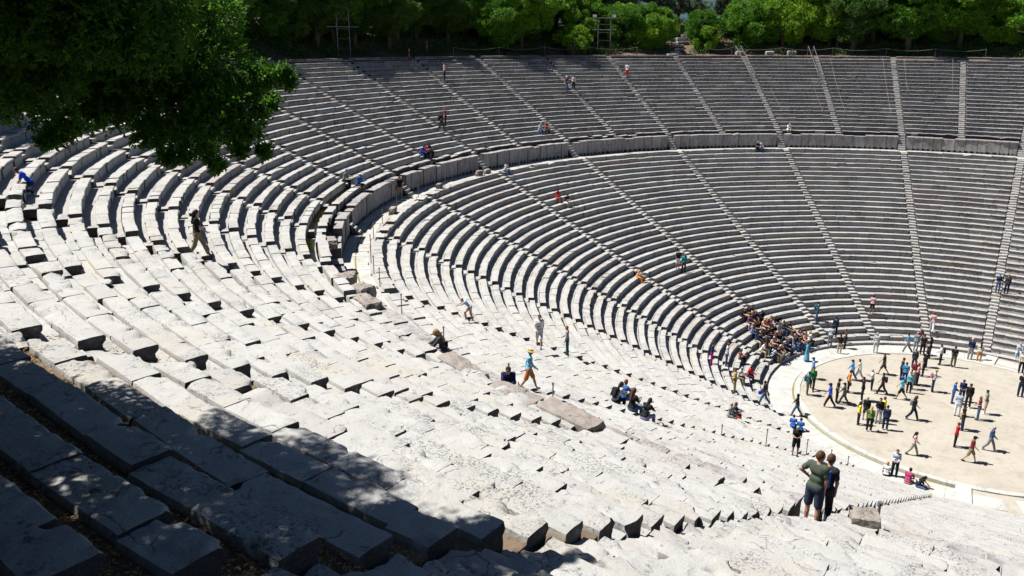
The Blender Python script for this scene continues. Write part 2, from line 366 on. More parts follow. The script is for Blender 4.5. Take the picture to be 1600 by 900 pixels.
def build_wedge(k0,k1,up,label):
    root=tag(empty('seating_wedge',tuple(P3((k0+k1)/2,UF if up else LF,(UZ if up else ZB)-.5))),label,'seating wedge','upper tier of stone seating' if up else 'lower tier of stone seating')
    rr=np.random.default_rng(int(abs(k0+3)*100)+(5000 if up else 0))
    before=set(COL.objects)
    for i in range(NU+1 if up else NL):
        build_row(root,k0,k1,i,up,rr,subs=(up and k0>=9.4 and i>=14))
    loc=root.location
    for o in root.children:
        o.location=-loc
for n,k in enumerate(range(-1,11)):
    build_wedge(k,k+1,False,f"lower tier wedge of stone bench rows, {ORD[n]} wedge counted from the right")
for n in range(22):
    k=-.5+n*.5
    build_wedge(k,k+.5,True,f"upper tier wedge of stone bench rows above the gallery, {ORD[n]} wedge counted from the right")
# ---------------- stairways ----------------
SP=np.array([(0,-.26),(0,-.015),(.015,0),(.385,0),(.385,-.26)])
def stairs(k,up,label):
    root=MB(); r=np.random.default_rng(int((k+2)*77)+up*1000)
    cx,cy,s,a=frame(k)
    n=2*NU+1 if up else 2*NL-1
    for j in range(0,n):
        rf=(UF if up else LF)+j*(UR if up else LR)/2; z=(UZ if up else ZB)+(j-1)*LH/2-.01
        x,y,_=P3(k,rf,z); hw=math.degrees(.335/(rf+s)); d=CAMD(x,y,z)
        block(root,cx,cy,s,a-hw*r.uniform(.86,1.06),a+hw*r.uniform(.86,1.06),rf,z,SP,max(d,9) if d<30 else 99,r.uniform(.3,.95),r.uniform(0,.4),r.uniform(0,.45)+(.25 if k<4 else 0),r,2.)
    if up and abs(k-round(k))<.01:
        for j in range(7):   # flight through the gallery wall
            rf=39.05+j*.235; z=ZD-.12+(j+1)*.215
            hw=math.degrees(.36/(rf+s)); x,y,_=P3(k,rf,z); d=CAMD(x,y,z)
            block(root,cx,cy,s,a-hw,a+hw,rf,z,np.array([(0,-.3),(0,0),(.26,0),(.26,-.3)]),max(d,12) if d<30 else 99,r.uniform(.5,.9),.3,.2,r)
    o=root.build('stairway',STONE,smooth=k>8.9,sharp=42 if k>8.9 else None); tag(o,label,'stairs','radial stairways between the wedges')
for n,k in enumerate(range(-1,12)):
    stairs(k,False,f"narrow stone stairway of the lower tier, {ORD[n]} stairway counted from the right")
for n in range(23):
    k=-.5+n*.5; stairs(k,True,f"narrow stone stairway of the upper tier, {ORD[n]} stairway counted from the right")
# ---------------- gallery (diazoma): floor and wall ----------------
fl=MB(); r=np.random.default_rng(3)
for k in range(-1,11):
    cx,cy,s,a0,a1=wfr(k,k+1); L=R_(a1-a0)*(38.6+s)
    for s0,s1 in blk_lengths(L,r,.55,1.1):
        b0=a0+math.degrees((s0+.004)/(38.6+s)); b1=a0+math.degrees((s1-.004)/(38.6+s)); x,y,_=P3(k+.5,38.6,0); 
        am=R_((b0+b1)/2); d=CAMD(cx+(38.6+s)*math.cos(am),cy+(38.6+s)*math.sin(am),ZD)
        block(fl,cx,cy,s,b0,b1,37.85,ZD-.12,np.array([(0,-.2),(0,0),(.9,.01),(1.78,0),(1.78,-.2)]),d if d>17 else 20,r.uniform(.6,1),r.uniform(0,.35),r.uniform(0,.15),r,.5)
tag(fl.build('gallery_walkway',PAVE),kind='structure')
WP=np.array([(0,0),(0,1.09),(.52,1.09),(.52,0)])
for n,k in enumerate(range(-1,11)):
    root=tag(empty('retaining_wall',tuple(P3(k+.5,39.6,ZD-.3))),f"grey stone retaining wall behind the gallery walkway, {ORD[n]} wall section counted from the right",'wall','gallery wall sections'); loc=root.location
    r=np.random.default_rng(900+k); cx,cy,s,a0,a1=wfr(k,k+1); rr=39.6+s; off=math.degrees(.42/rr)
    L=R_(a1-a0)*rr-.84; w_=MB();c_=MB();p_=MB(); ruin=[(8-k-.68,8-k+.16)] if k in(7,8) else []
    for s0,s1 in blk_lengths(L,r,.75,1.25):
        b0=a0+off+math.degrees((s0+.016)/rr); b1=a0+off+math.degrees((s1-.016)/rr); am=R_((b0+b1)/2); kk=k+(s0+s1)/2/L
        d=CAMD(cx+rr*math.cos(am),cy+rr*math.sin(am),ZD); dd=d if d>14 else 14
        if 7.42<kk<8.12 and r.random()<.45: continue
        gr=r.uniform(.0,.85) if k<7 else r.uniform(.1,.6)
        block(w_,cx,cy,s,b0,b1,39.6+r.normal(0,.018),ZD-.12+.24,WP*[1,r.uniform(.45,.85) if 7.3<kk<8.35 else r.uniform(.975,1.015)],dd,r.uniform(.1,.95),r.uniform(0,.35),gr,r,1.5)
        if r.random()>.1 and not(7.25<kk<8.4): block(c_,cx,cy,s,b0,b1,39.53,ZD-.12+1.33,np.array([(0,0),(-.02,.05),(.0,.12),(.25,.13),(.62,.12),(.62,0)]),dd,r.uniform(.5,.95),.2,r.uniform(.1,.5),r,1.6)
        pm=(b0+b1)/2; pw=math.degrees(.17/rr)
        for q in (b0,pm): block(p_,cx,cy,s,q,q+pw*1.6,39.66,ZD-.12,np.array([(0,-.05),(0,.24),(.3,.24),(.3,-.05)]),99,.5,.2,.4,r)
    for q,nm in((w_,'wall_face'),(c_,'coping'),(p_,'plinth')): 
        o=q.build(nm,WALLST,root,smooth=k>7,sharp=40 if k>7 else None); o.location=-loc
gt=MB()
for k in range(6,11): arcstrip(gt,k,k+1,[(38.86,ZD-.105),(38.95,ZD-.105)],0,1.5,tone=.5,pink=0,grime=0)
MOSS=ground_mat('yellow_moss',(.22,.19,.05),(.16,.16,.04),(.28,.25,.13),3,.3)
tag(gt.build('gutter',MOSS),kind='structure')
# earth fill behind the wall
ef=MB()
for k in range(-1,11): arcstrip(ef,k,k+1,[(40.14,ZD-.4),(40.14,ZD+1.0),(40.5,ZD+1.08)],0,2,gap0=.4,gap1=.4,tone=.3,pink=.3,grime=.5)
tag(ef.build('earth_fill',SOIL),kind='structure')
# ---------------- orchestra ----------------
def disc(rad,z,n=160): return [(rad*math.cos(2*math.pi*i/n),rad*math.sin(2*math.pi*i/n),z) for i in range(n)]
tag(mesh('orchestra_floor',disc(10.14,0.0),[tuple(range(160))],SAND),kind='structure')
kb=MB(); r=np.random.default_rng(12)
for i in range(44):
    a=360*i/44; block(kb,0,0,0,a+.04,a+360/44-.04,10.12,.045,np.array([(0,-.2),(0,-.008),(.01,0),(.37,0),(.38,-.01),(.38,-.25)]),32,r.uniform(.7,1),r.uniform(0,.15),r.uniform(0,.1),r,.25)
tag(kb.build('orchestra_kerb',PAVE),'low pale stone kerb ring around the sandy orchestra floor','kerb')
def ringarc(name,mat,a0,a1,prof,n=120,kind='structure',lab=None,cat=None,tone=.9):
    V=[];Fc=[];m=len(prof)
    for i in range(n+1):
        a=R_(a0+(a1-a0)*i/n)
        for rr,z in prof: V.append((rr*math.cos(a),rr*math.sin(a),z))
    for i in range(n):
        for j in range(m-1): Fc.append((i*m+j,(i+1)*m+j,(i+1)*m+j+1,i*m+j+1))
    o=mesh(name,V,Fc,mat,attrs={'tone':[tone]*len(V),'pink':[.1]*len(V),'grime':[.05]*len(V)})
    return tag(o,lab,cat,kind=kind)
sl_=MB(); r=np.random.default_rng(5)
a=83.5
while a<274.3:
    b=min(274.5,a+r.uniform(3.2,6)); 
    block(sl_,0,0,0,a+.03,b-.03,10.62,-.13,np.array([(0,-.1),(0,0),(.9,.004),(1.74,0),(1.74,-.1)]),99,r.uniform(.75,1),r.uniform(0,.12),0,r,.25); a=b
tag(sl_.build('orchestra_walkway',PAVE),kind='structure')
ringarc('gutter',MOSS,83.5,274.5,[(10.48,-.15),(10.64,-.15)])
ls=MB(); 
for k in np.arange(-1,11,.25):
    cx,cy,s,a0,a1=wfr(k,k+.25)
    if True: block(ls,cx,cy,s,a0+.02,a1-.02,R0,.075,np.array([(.02,-.3),(.02,-.04),(0,-.03),(0,0),(.3,0),(.62,.0),(.62,-.3)]),32,r.uniform(.6,.95),r.uniform(0,.3),r.uniform(0,.3),r,.6)
tag(ls.build('lower_kerb_step',STONE),'low stone step running round the foot of the lowest bench row','step')
for az,lab in((83.5,'pale rectangular slab across the far right end of the ring walkway'),(274.5,'pale rectangular slab across the near end of the ring walkway')):
    x,y=11.42*math.cos(R_(az)),11.42*math.sin(R_(az)); V,Fc=box((x,y,-.04),1.86,.78,.2,R_(az),.015)
    tag(mesh('threshold_slab',V,Fc,PAVE,attrs={'tone':[1]*len(V),'pink':[0]*len(V),'grime':[0]*len(V)}),lab,'stone slab','threshold slabs')
ringarc('ground',SAND,275.4,330,[(10.5,-.035),(13.1,-.035),(16,-.04)],40)
ringarc('ground',SAND,30,82.6,[(10.5,-.035),(12.36,-.035)],40)
for i,(az0,az1,r0_,r1_,lab) in enumerate([(276.5,284.0,11.0,12.2,'cream paving slab beside the near threshold slab'),(287.5,300,10.9,12.9,'large cream paving slab at the right edge by the kerb'),(66,81,10.9,11.9,'cream paving slab beyond the far threshold slab')]):
    V=[];n=10
    for j in range(n+1):
        a=R_(az0+(az1-az0)*j/n)
        for rr,z in((r0_,-.06),(r0_,-.012),(r1_,-.012),(r1_,-.06)): V.append((rr*math.cos(a),rr*math.sin(a),z))
    Fc=[(j*4+q,j*4+4+q,j*4+5+q,j*4+1+q) for j in range(n) for q in range(3)]
    tag(mesh('paving_slab',V,Fc,PAVE,attrs={'tone':[.9]*len(V),'pink':[.05]*len(V),'grime':[0]*len(V)}),lab,'paving slab','paving slabs past the walkway ends')
# ---------------- terrain ----------------
az=np.arange(0,360,1.5); rad=[0,6,12,12.6,14,17,20,24,28,32,36,37.5,37.9,38.8,39.5,40.18,40.6,43,46,49,52,54,55.4,56,57,58,59.5,61,63,66,70,75,82,92,110,140,200,320,600,1200,2500,6000]
V=[];nr=len(rad)
for a in az:
    for q in rad:
        kx=R_(a); x,y=q*math.cos(kx),q*math.sin(kx); z=terr(x,y)
        if q>300: z+= -8*min(1,(q-300)/900)
        V.append((x,y,z))
Fc=[]
na=len(az)
for i in range(na):
    for j in range(nr-1): Fc.append((i*nr+j,((i+1)%na)*nr+j,((i+1)%na)*nr+j+1,i*nr+j+1))
tag(mesh('hillside_ground',V,Fc,SOIL,smooth=True),kind='structure')
# far ridge seen through the gap in the trees
m_r,n_r,b_r=newmat('far_ridge_scrub'); g=N(n_r,'ShaderNodeNewGeometry').outputs['Position']; t=noise(n_r,g,.035,8,.7)
n_r.links.new(ramp(n_r,t,[(.4,(.008,.032,.04)),(.6,(.018,.058,.065))]).outputs[0],b_r.inputs['Base Color']); b_r.inputs['Roughness'].default_value=1
V=[];Fc=[];nn=60
for i in range(nn+1):
    a=R_(60+(190-60)*i/nn)
    for j in range(8):
        u=j/7; q=1400+1500*u; h=(20+250*math.sin(u*math.pi*.5))*(1+.18*float(vn(np.array([[i*.35,j*.5,2]]),8)[0])); V.append((q*math.cos(a),q*math.sin(a),h))
for i in range(nn):
    for j in range(7): Fc.append((i*8+j,i*8+8+j,i*8+9+j,i*8+j+1))
tag(mesh('far_hills',V,Fc,m_r,smooth=True),kind='structure')
# ---------------- foliage ----------------
def rotset(r,n):
    a=r.normal(size=(n,3)); a/=np.linalg.norm(a,axis=1,keepdims=True); b=r.normal(size=(n,3)); b-= (a*b).sum(1)[:,None]*a; b/=np.linalg.norm(b,axis=1,keepdims=True)
    return a,b,np.cross(a,b)
def cards(C,D,W_,L,Wd,fold=.15):
    """leaf quads: base at C, pointing along D, width axis W_"""
    Nn=np.cross(D,W_); L=np.broadcast_to(L,(len(C),))[:,None]; Wd=np.broadcast_to(Wd,(len(C),))[:,None]
    V=np.stack([C,C+D*L*.55+W_*Wd*.5+Nn*L*fold*.5,C+D*L,C+D*L*.55-W_*Wd*.5+Nn*L*fold*.5],1).reshape(-1,3)
    return V,np.arange(len(C)*4).reshape(-1,4)
def crown_mesh(name,lobes,r,leaf,dens,mat,rosette=1,per=6,flat=.8):
    Vs=[];T=[]
    for (cx,cy,cz,rad,sq) in lobes:
        n=int(dens*rad*rad); u=r.normal(size=(n,3)); u/=np.linalg.norm(u,axis=1,keepdims=True)
        q=r.uniform(.68,1,size=n)
        lump=1+.34*fbm(u*2.6+np.array([cx,cy,cz]),4,2)+.16*fbm(u*8+np.array([cy,cx,cz]),14,2)
        P=u*(q*rad*lump)[:,None]*[1,1,sq]+[cx,cy,cz]
        keep=fbm(P*(2.4/max(rad,.6)),11,2)>-.22
        P=P[keep];u=u[keep];n=len(P)
        t=np.clip(r.normal(.5,.28,n),0,1)
        for k in range(rosette*per if rosette>1 else per):
            d=u*.9+r.normal(size=(n,3))*.75+[0,0,.15]; d/=np.linalg.norm(d,axis=1,keepdims=True)
            w_=np.cross(d,r.normal(size=(n,3))); w_/=np.linalg.norm(w_,axis=1,keepdims=True)+1e-9
            jit=r.normal(size=(n,3))*leaf*(.35 if per>3 else .8)
            V,_=cards(P+jit,d,w_,leaf*r.uniform(.7,1.25,n),leaf*r.uniform(.38,.6,n)); Vs.append(V); T.append(np.repeat(np.clip(t+r.normal(0,.12,n),0,1),4))
    V=np.concatenate(Vs); T=np.concatenate(T); return V,np.arange(len(V)).reshape(-1,4),T
def limb_mesh(h,lobes,r,rad=.22,base=(0,0,0)):
    mb=MB(); b=np.array(base,float); top=b+[r.normal(0,.3),r.normal(0,.3),h*.45]
    pts=[b+(top-b)*t+np.array([math.sin(t*4)*.12,math.cos(t*3)*.1-.1,0]) for t in np.linspace(0,1,6)]
    pts[0]=b-[0,0,.4]
    mb.add(*tube(pts,np.linspace(rad,rad*.62,6),9))
    for (x,y,z,q,_) in lobes[:9]:
        s=pts[r.integers(2,6)]; e=np.array([x,y,z]); mid=(s+e)/2+[0,0,-.1*h*.3]
        mb.add(*tube([s,s+(mid-s)*.6,mid,mid+(e-mid)*.6,e],np.linspace(rad*.5,rad*.12,5),6))
    return mb
kinds=[]
def proto(kind,seed,h,wd,nl,leaf,mat,z0=.3):
    r=np.random.default_rng(seed); lobes=[]
    for i in range(nl):
        f=i/(nl-1) if nl>1 else .5; z=h*(z0+(.92-z0)*f)+r.normal(0,.15); prof=math.sin(math.pi*min(1,(.18+.78*(1-f))))**.6
        a=r.uniform(0,6.28); q=wd*prof*r.uniform(.25,.95); rad=wd*r.uniform(.17,.40)*(.75+.3*prof)
        lobes.append((q*math.cos(a),q*math.sin(a),z,rad,r.uniform(.6,.85)))
    V,Fc,T=crown_mesh('crown',lobes,r,leaf,2300/(leaf/.2)**2/4,mat,per=4)
    lb=limb_mesh(h,lobes,r,.16+.02*h)
    cr=mesh('crown',V,Fc,mat,attrs={'tone':T}); tk=lb.build('trunk',BARK); 
    kinds.append((kind,cr.data,tk.data)); bpy.data.objects.remove(cr); bpy.data.objects.remove(tk)
proto('bush',1,4.2,2.6,24,.17,LEAF_A,.10); proto('bush',2,5.6,3.1,30,.17,LEAF_A,.08); proto('pine',3,9.5,3.0,32,.18,LEAF_B,.2); proto('oak',4,10.5,4.4,40,.19,LEAF_A,.26); proto('oak',5,8.8,3.9,36,.19,LEAF_B,.24); proto('olive',6,6.8,3.0,19,.2,LEAF_O,.25); proto('oak',7,7.5,4.2,30,.18,LEAF_A,.22)
TREES=[]
def tree(ki,x,y,z,sc,rz,label,grp):
    kind,cr,tk=kinds[ki]; nm={'bush':'evergreen_bush','pine':'pine_tree','oak':'oak_tree','olive':'olive_tree'}[kind]
    e=empty(nm,(x,y,z-.1),rz); e.scale=(sc,sc,sc*random.uniform(.92,1.1)); tag(e,label,{'bush':'bush'}.get(kind,'tree'),grp)
    for n_,d in(('crown',cr),('trunk',tk)):
        o=bpy.data.objects.new(n_,d); COL.objects.link(o); o.parent=e
    TREES.append(e)
rt=np.random.default_rng(44)
desc={0:'rounded bright evergreen bush',1:'broad bright evergreen bush',2:'dark narrow tree',3:'tall spreading bright oak',4:'tall dark oak',5:'silvery grey-green olive tree',6:'low spreading bright oak'}
def CG(d): return 2.50-.032*(d-1)
def gap(k,d,cr=0): # opening for the hillside steps
    c=CG(d); return abs(k-c)*DPHI*math.pi/180*(RO+d)<(1.0 if d<12 else 1.6)+cr
def nth(i):
    return ORD[i] if i<24 else {2:'twenty',3:'thirty',4:'forty',5:'fifty'}[(i+1)//10]+('-'+ORD[(i+1)%10-1] if (i+1)%10 else '')
rowdef=[(5.0,[0,1,0,6],3.2,'front row'),(9.0,[3,4,1,6],4.2,'second row'),(14.5,[3,4,3,2],4.8,'third row'),(22,[4,3,2,4],5.6,'back row')]
for d,ks,sp,rowname in rowdef:
    k=-.35; c=0
    while k<8.6:
        dd=d+rt.normal(0,1.3)
        ki=ks[rt.integers(0,len(ks))]; sc=rt.uniform(.7,1.25)
        if abs(k-CG(dd))<.75 and d<12: ki=(0,1)[rt.integers(0,2)]; sc=min(sc,.9)
        if not gap(k,dd,{0:2.0,1:2.4,2:2.6,3:3.8,4:3.4,5:2.6,6:3.6}[ki]*sc*.72) and rt.random()>.08:
            if k<1.7 and d<7: ki=(4,3,6,1)[rt.integers(0,4)]
            if k>3.9 and rt.random()<.85: ki={0:4,1:4,3:4,6:4}.get(ki,ki); sc*=.85 if d<8 else 1
            if abs(k-CG(dd)-.38)<.28 and d>13: ki=5
            x,y,_=P3(k,RO+dd,0); c+=1
            tree(ki,x,y,terr(x,y),sc,rt.uniform(0,6.28),f"{desc[ki]}, {nth(c-1)} from right in {rowname} above the rim",'trees and bushes above the rim')
        k+=sp/(RO+d)/R_(DPHI)*rt.uniform(.6,1.4)
for (k,d,sc,lab) in ((CG(26)+.42,26,1.15,'large silvery olive tree left of the gap above the hillside steps'),(CG(31)+.27,31,1.1,'pale olive tree left of the gap, closest to it'),(CG(27)-.33,27,1.15,'grey-green olive tree right of the gap behind the pale pillar')):
    x,y,_=P3(k,RO+d,0); tree(5,x,y,terr(x,y),sc,k*3,lab,'trees and bushes above the rim')
for j,(k,d,ki,sc,lab) in enumerate([(CG(4)-.20,4.2,1,.62,'low bright bush hugging the right side of the hillside steps'),(CG(4)+.22,4.4,0,.75,'rounded bush hugging the left side of the hillside steps'),(CG(6)-.42,5.5,1,.95,'broad bright bush right of the steps, behind the low one'),(CG(9)-.27,9,0,.8,'bush right of the upper hillside steps'),(CG(9)+.27,9.5,1,.7,'bush left of the upper hillside steps'),(CG(5)-.70,5,6,.8,'low spreading oak over the boulders right of the steps'),(CG(12)-.50,12,3,.85,'tall bright oak right of the pale pillar')]):
    x,y,_=P3(k,RO+d,0); tree(ki,x,y,terr(x,y)-.2,sc,j*1.3,lab,'trees and bushes above the rim')
# undergrowth: what closes the view between the trunks
ug=[]
for i in range(2100):
    k=rt.uniform(-.4,8.8); d=3.0+27*rt.random()**1.6; 
    if gap(k,d): continue
    x,y,_=P3(k,RO+d,0); ug.append((x,y,terr(x,y)+.25,rt.uniform(.35,1.),.8))
V,Fc,T=crown_mesh('u',ug,rt,.2,330,LEAF_B,per=1)
tag(mesh('undergrowth',V,Fc,LEAF_B,attrs={'tone':T}),'dark low undergrowth between the trunks above the rim','undergrowth',kind='stuff')
# meadow at the head of the steps
V=[];
n=6000; dd=rt.uniform(14.5,27,n); kk=np.array([CG(q) for q in dd])+rt.uniform(-.02,.32,n)
B=np.array([P3(a,RO+b,0) for a,b in zip(kk,dd)]); B[:,2]=[terr(x,y) for x,y,_ in B]
D=rt.normal(size=(n,3))*[.3,.3,0]+[0,0,1]; D/=np.linalg.norm(D,axis=1,keepdims=True); W_=np.cross(D,rt.normal(size=(n,3))); W_/=np.linalg.norm(W_,axis=1,keepdims=True)
V,Fc=cards(B,D,W_,rt.uniform(.3,.6,n),.1)
LEAF_G=leaf_mat('meadow_blades',(.14,.20,.02),(.28,.32,.03),.4)
tag(mesh('meadow_grass',V,Fc,LEAF_G,attrs={'tone':rt.uniform(0,1,len(V))}),'sunlit yellow-green grass at the top of the hillside steps','grass',kind='stuff')
# ---------------- the near tree ----------------
def pix(px,py,t):
    d=np.array(F)+np.array(R2)*((px-800)/1232.79)-np.array(U2)*((py-450)/1232.79); return CAM+d*t
def toimg(X):
    d=np.array(X)-CAM; z=d@np.array(F); return 800+1232.79*(d@np.array(R2))/z,450-1232.79*(d@np.array(U2))/z,z
NL_=[(-6.386,-52.38,23.28),]
vis=[(288,30,6.6,84),(310,120,6.5,84),(338,180,6.4,60),(300,212,6.2,36),(395,128,6.5,34),(428,120,6.5,20),(322,238,6.0,20),(235,140,6.5,88),(238,205,6.3,34),(160,95,6.2,92),(150,160,6.4,50),(95,180,6,44),(92,214,6,20),(55,95,5.6,92),(15,140,6,56),(40,20,5,92),(130,20,5,92),(215,40,5.3,88),(390,205,6.4,24),(352,60,6.9,30),(355,15,7,26),(446,112,6.5,13),(452,128,6.5,9),(424,158,6.4,13),(412,236,6.4,11),(374,232,6.3,14),(338,258,6.0,12),(262,246,6.2,13),(70,222,6,12),(405,175,6.5,16),(285,244,6.2,16)]
lobes=[]
for px,py,t,rp in vis:
    X=pix(px,py,t); lobes.append((X[0],X[1],X[2],rp*t/1232.79,.95))
rs=np.random.default_rng(21)
def edge_y(x): return float(np.interp(x,[-12,-9.8,-7.9,-6.6,-6.1,-4.6,-3.1,-2.2,-.6],[-52.4,-52.25,-51.9,-51.7,-50.6,-51.0,-51.5,-51.0,-51.2]))
for x in np.arange(-11.6,-.1,.92):
    ye=edge_y(x)
    for y in np.arange(ye-.75,-58.5,-1.05):
        xx,yy=x+rs.normal(0,.18),y+rs.normal(0,.15); r_,k_=polar(xx,yy); z0=bench_z(min(r_,RO+.5)); rad=rs.uniform(.8,1.05)
        for h in np.arange(3.6,9,.5):
            c=np.array([xx-.599*h,yy-.218*h,z0+h]); u,v,z=toimg(c); ok=True
            if z>-.8:
                z_=max(z,.3); rr=rad*1.4*1232.79/z_
                if (0-rr<u<1600+rr) and (v>-rr): ok=False
            dd=np.linalg.norm(c-CAM)
            if dd<1.7: ok=False
            if ok: lobes.append((c[0],c[1],c[2],rad,.75)); break
TX,TY=-9.6,-59.2; TZ=terr(TX,TY)
near=empty('oak_tree',(TX,TY,TZ)); tag(near,'large dark evergreen oak overhanging the nearest rows at the upper left','tree')
Vs=[];Ts=[];r=np.random.default_rng(8)
for i,(x,y,z,rad,sq) in enumerate(lobes):
    fine=i<len(vis); uv=toimg((x,y,z)); nr=uv[2]>0 and -400<uv[0]<1500 and uv[1]>-500; leaf=.045 if fine else (.07 if nr else .13)
    n=int((5200 if fine else 1900 if nr else 640)*rad*rad*(1.25 if fine else 1)); n=max(n,60)
    u=r.normal(size=(n,3)); u/=np.linalg.norm(u,axis=1,keepdims=True); q=r.uniform(.08,1,size=n)**.5
    P=u*(q*rad*(1+.2*fbm(u*2.2+[x,y,z],4,2)))[:,None]*[1,1,sq]+[x,y,z]
    keep=fbm(P*(4 if fine else 2.),6,2)>(-.5 if fine else -.62); P=P[keep];u=u[keep];n=len(P)
    ax=u*.7+r.normal(size=(n,3))*.6; ax/=np.linalg.norm(ax,axis=1,keepdims=True); t0=np.clip(r.normal(.5,.25,n),0,1)
    for k in range(7):
        d=ax*.55+r.normal(size=(n,3))*.62; d/=np.linalg.norm(d,axis=1,keepdims=True); w_=np.cross(d,ax+r.normal(size=(n,3))*.4); w_/=np.linalg.norm(w_,axis=1,keepdims=True)+1e-9
        V,_=cards(P+ax*(r.uniform(-.03,.03,n)*(1 if fine else 2))[:,None],d,w_,leaf*r.uniform(.7,1.2,n),leaf*r.uniform(.36,.5,n)); Vs.append(V); Ts.append(np.repeat(np.clip(t0+r.normal(0,.15,n),0,1),4))
V=np.concatenate(Vs)-[TX,TY,TZ]; o=mesh('crown',V,np.arange(len(V)).reshape(-1,4),LEAF_N,near,attrs={'tone':np.concatenate(Ts)})
mb=MB(); b=np.array([0,0,-.4]); tp=np.array([.9,1.5,4.2]); pts=[b+(tp-b)*t+np.array([.15*math.sin(5*t),.1*math.cos(4*t),0]) for t in np.linspace(0,1,8)]
mb.add(*tube(pts,np.linspace(.42,.26,8),14))
LB=np.array([l[:3] for l in lobes])-[TX,TY,TZ]
hubs=[np.array(h,float) for h in ((3.2,5.4,4.6),(5.2,3.2,6.0),(1.0,5.2,5.6),(7.2,4.6,6.2),(-1.2,2.6,5.6))]
for h in hubs: mb.add(*tube([tp,tp+(h-tp)*.35+[0,0,.5],tp+(h-tp)*.7+[0,0,.35],h],[.24,.18,.13,.09],10))
for l in LB[len(vis):]:
    h=hubs[int(np.argmin([np.linalg.norm(l-q) for q in hubs]))]; m_=(h+l)/2+[0,0,.12]
    mb.add(*tube([h,h+(m_-h)*.6,m_,m_+(l-m_)*.7,l],[.06,.045,.035,.025,.01],6))
mb.build('trunk',BARK,near,smooth=True)
# ---------------- leaf litter, tufts ----------------
def scatter(name,mat,label,cat,fn,n,lmin,lmax,wr,up=.3,seed=1):
    r=np.random.default_rng(seed); P=fn(r,n); n=len(P)
    D=r.normal(size=(n,3))*[1,1,up]; D/=np.linalg.norm(D,axis=1,keepdims=True); W_=np.cross(D,np.array([0,0,1.])+r.normal(size=(n,3))*.35); W_/=np.linalg.norm(W_,axis=1,keepdims=True)
    L=r.uniform(lmin,lmax,n); V,Fc=cards(P,D,W_,L,L*wr); return tag(mesh(name,V,Fc,mat,attrs={'tone':r.uniform(0,1,len(V))}),label,cat,kind='stuff')
LIT=leaf_mat('dry_leaves',(.12,.06,.02),(.42,.24,.075),.1)
def lit(r,n):
    out=[]
    for _ in range(n):
        i=r.integers(12,21); k=9.42+.9*r.random()**.8; d=r.choice([r.uniform(.42,.78),r.normal(.70,.05)]); rf=UF+i*UR+d
        if abs(k-10)*D2*math.pi/180*(rf+SH)<.3 and r.random()<.6: continue
        if float(vn(np.array([[k*9,rf*1.1,0]]),2)[0])<-.15 and i<16: continue
        if r.random()> (i-10)/9: continue
        out.append(P3(k,rf,UZ+i*UH-.058+r.uniform(.006,.04)))
    return np.array(out)
scatter('leaf_litter',LIT,'orange-brown dry leaves lying in the troughs behind the nearest benches','leaf litter',lit,80000,.025,.055,.5,.35,3)
TUFT=leaf_mat('tuft_green',(.12,.16,.012),(.30,.33,.03),.4)
def tf(r,n):
    cs=[]
    for _ in range(190): cs.append((r.uniform(4,10.4),r.choice([UF+r.integers(0,20)*UR-.0,LF+r.integers(0,33)*LR-.0])))
    cs+= [(k+r.uniform(-.01,.01),LF+r.integers(0,33)*LR) for k in range(2,10) for _ in range(9)]
    out=[]
    for _ in range(n):
        k,rf=cs[r.integers(0,len(cs))]; q=r.normal(0,.10); k2=k+q/(rf*R_(DPHI)); 
        up=rf>39; i=round((rf-(UF if up else LF))/(UR if up else LR)); z=(UZ if up else ZB)+i*LH-LH-.06
        out.append(P3(k2,rf+.02-abs(r.normal(0,.03)),z+.01))
    return np.array(out)
scatter('grass_tufts',TUFT,'small yellow-green weeds growing from joints between the benches','weeds',tf,15000,.04,.11,.25,1.2,4)
def tg(r,n):
    k=r.uniform(6.6,10.3,n); k=k[vn(np.stack([k*6,k*0,k*0],1),3)>-.1]; rr=np.where(r.random(len(k))<.6,UF+.62,39.45); z=np.where(rr>40,13.74,ZD-.29)
    rr=rr+r.normal(0,.06,len(k)); return np.array([P3(a,b,c) for a,b,c in zip(k,rr,z)])
scatter('channel_weeds',TUFT,'yellow-green weeds along the channel behind the gallery wall','weeds',tg,16000,.08,.2,.25,1.2,5)
# ---------------- posts, ropes, towers, loose stones ----------------
def post(x,y,z,h,label,base=True,name='rope_post',rad=.022,grp='rope posts'):
    e=tag(empty(name,(x,y,z)),label,'post',grp)
    mb=MB(); mb.add(*tube([(0,0,0.02),(0,0,h)],rad,8)); mb.build('pole',STEEL,e)
    mb=MB(); mb.add(*tube([(0,0,h-.05),(0,0,h+.012)],rad*1.7,8)); mb.build('cap',STEEL,e)
    if base: mb=MB(); V,Fc=box((0,0,.025),.34,.34,.05,math.atan2(y,x),.01); mb.add(V,Fc); mb.build('base',RUST,e)
    return e
def rope(name,A,B,sag,label,rad=.012,grp='ropes'):
    A=np.array(A);B=np.array(B); t=np.linspace(0,1,14)[:,None]; P=A+(B-A)*t; P[:,2]-=(4*sag*t*(1-t))[:,0]
    mb=MB(); mb.add(*tube(P,rad,6)); return tag(mb.build(name,ROPE),label,'rope',grp)
ks=np.arange(.35,4.36,.345); pts=[]
for i,k in enumerate(ks):
    if abs(k-2.42)<.12: k-=.16
    x,y,_=P3(k,RO+1.0,0); z=ZO; pts.append((x,y,z+.93)); post(x,y,z,.95,f"thin metal rope post on the rim, {ORD[i]} from the right",False)
for i in range(len(pts)-1):
    if i in(6,): continue
    rope('rope',pts[i],pts[i+1],.27,f"sagging pale rope along the rim, {ORD[i]} span from the right",.014,'rim ropes')
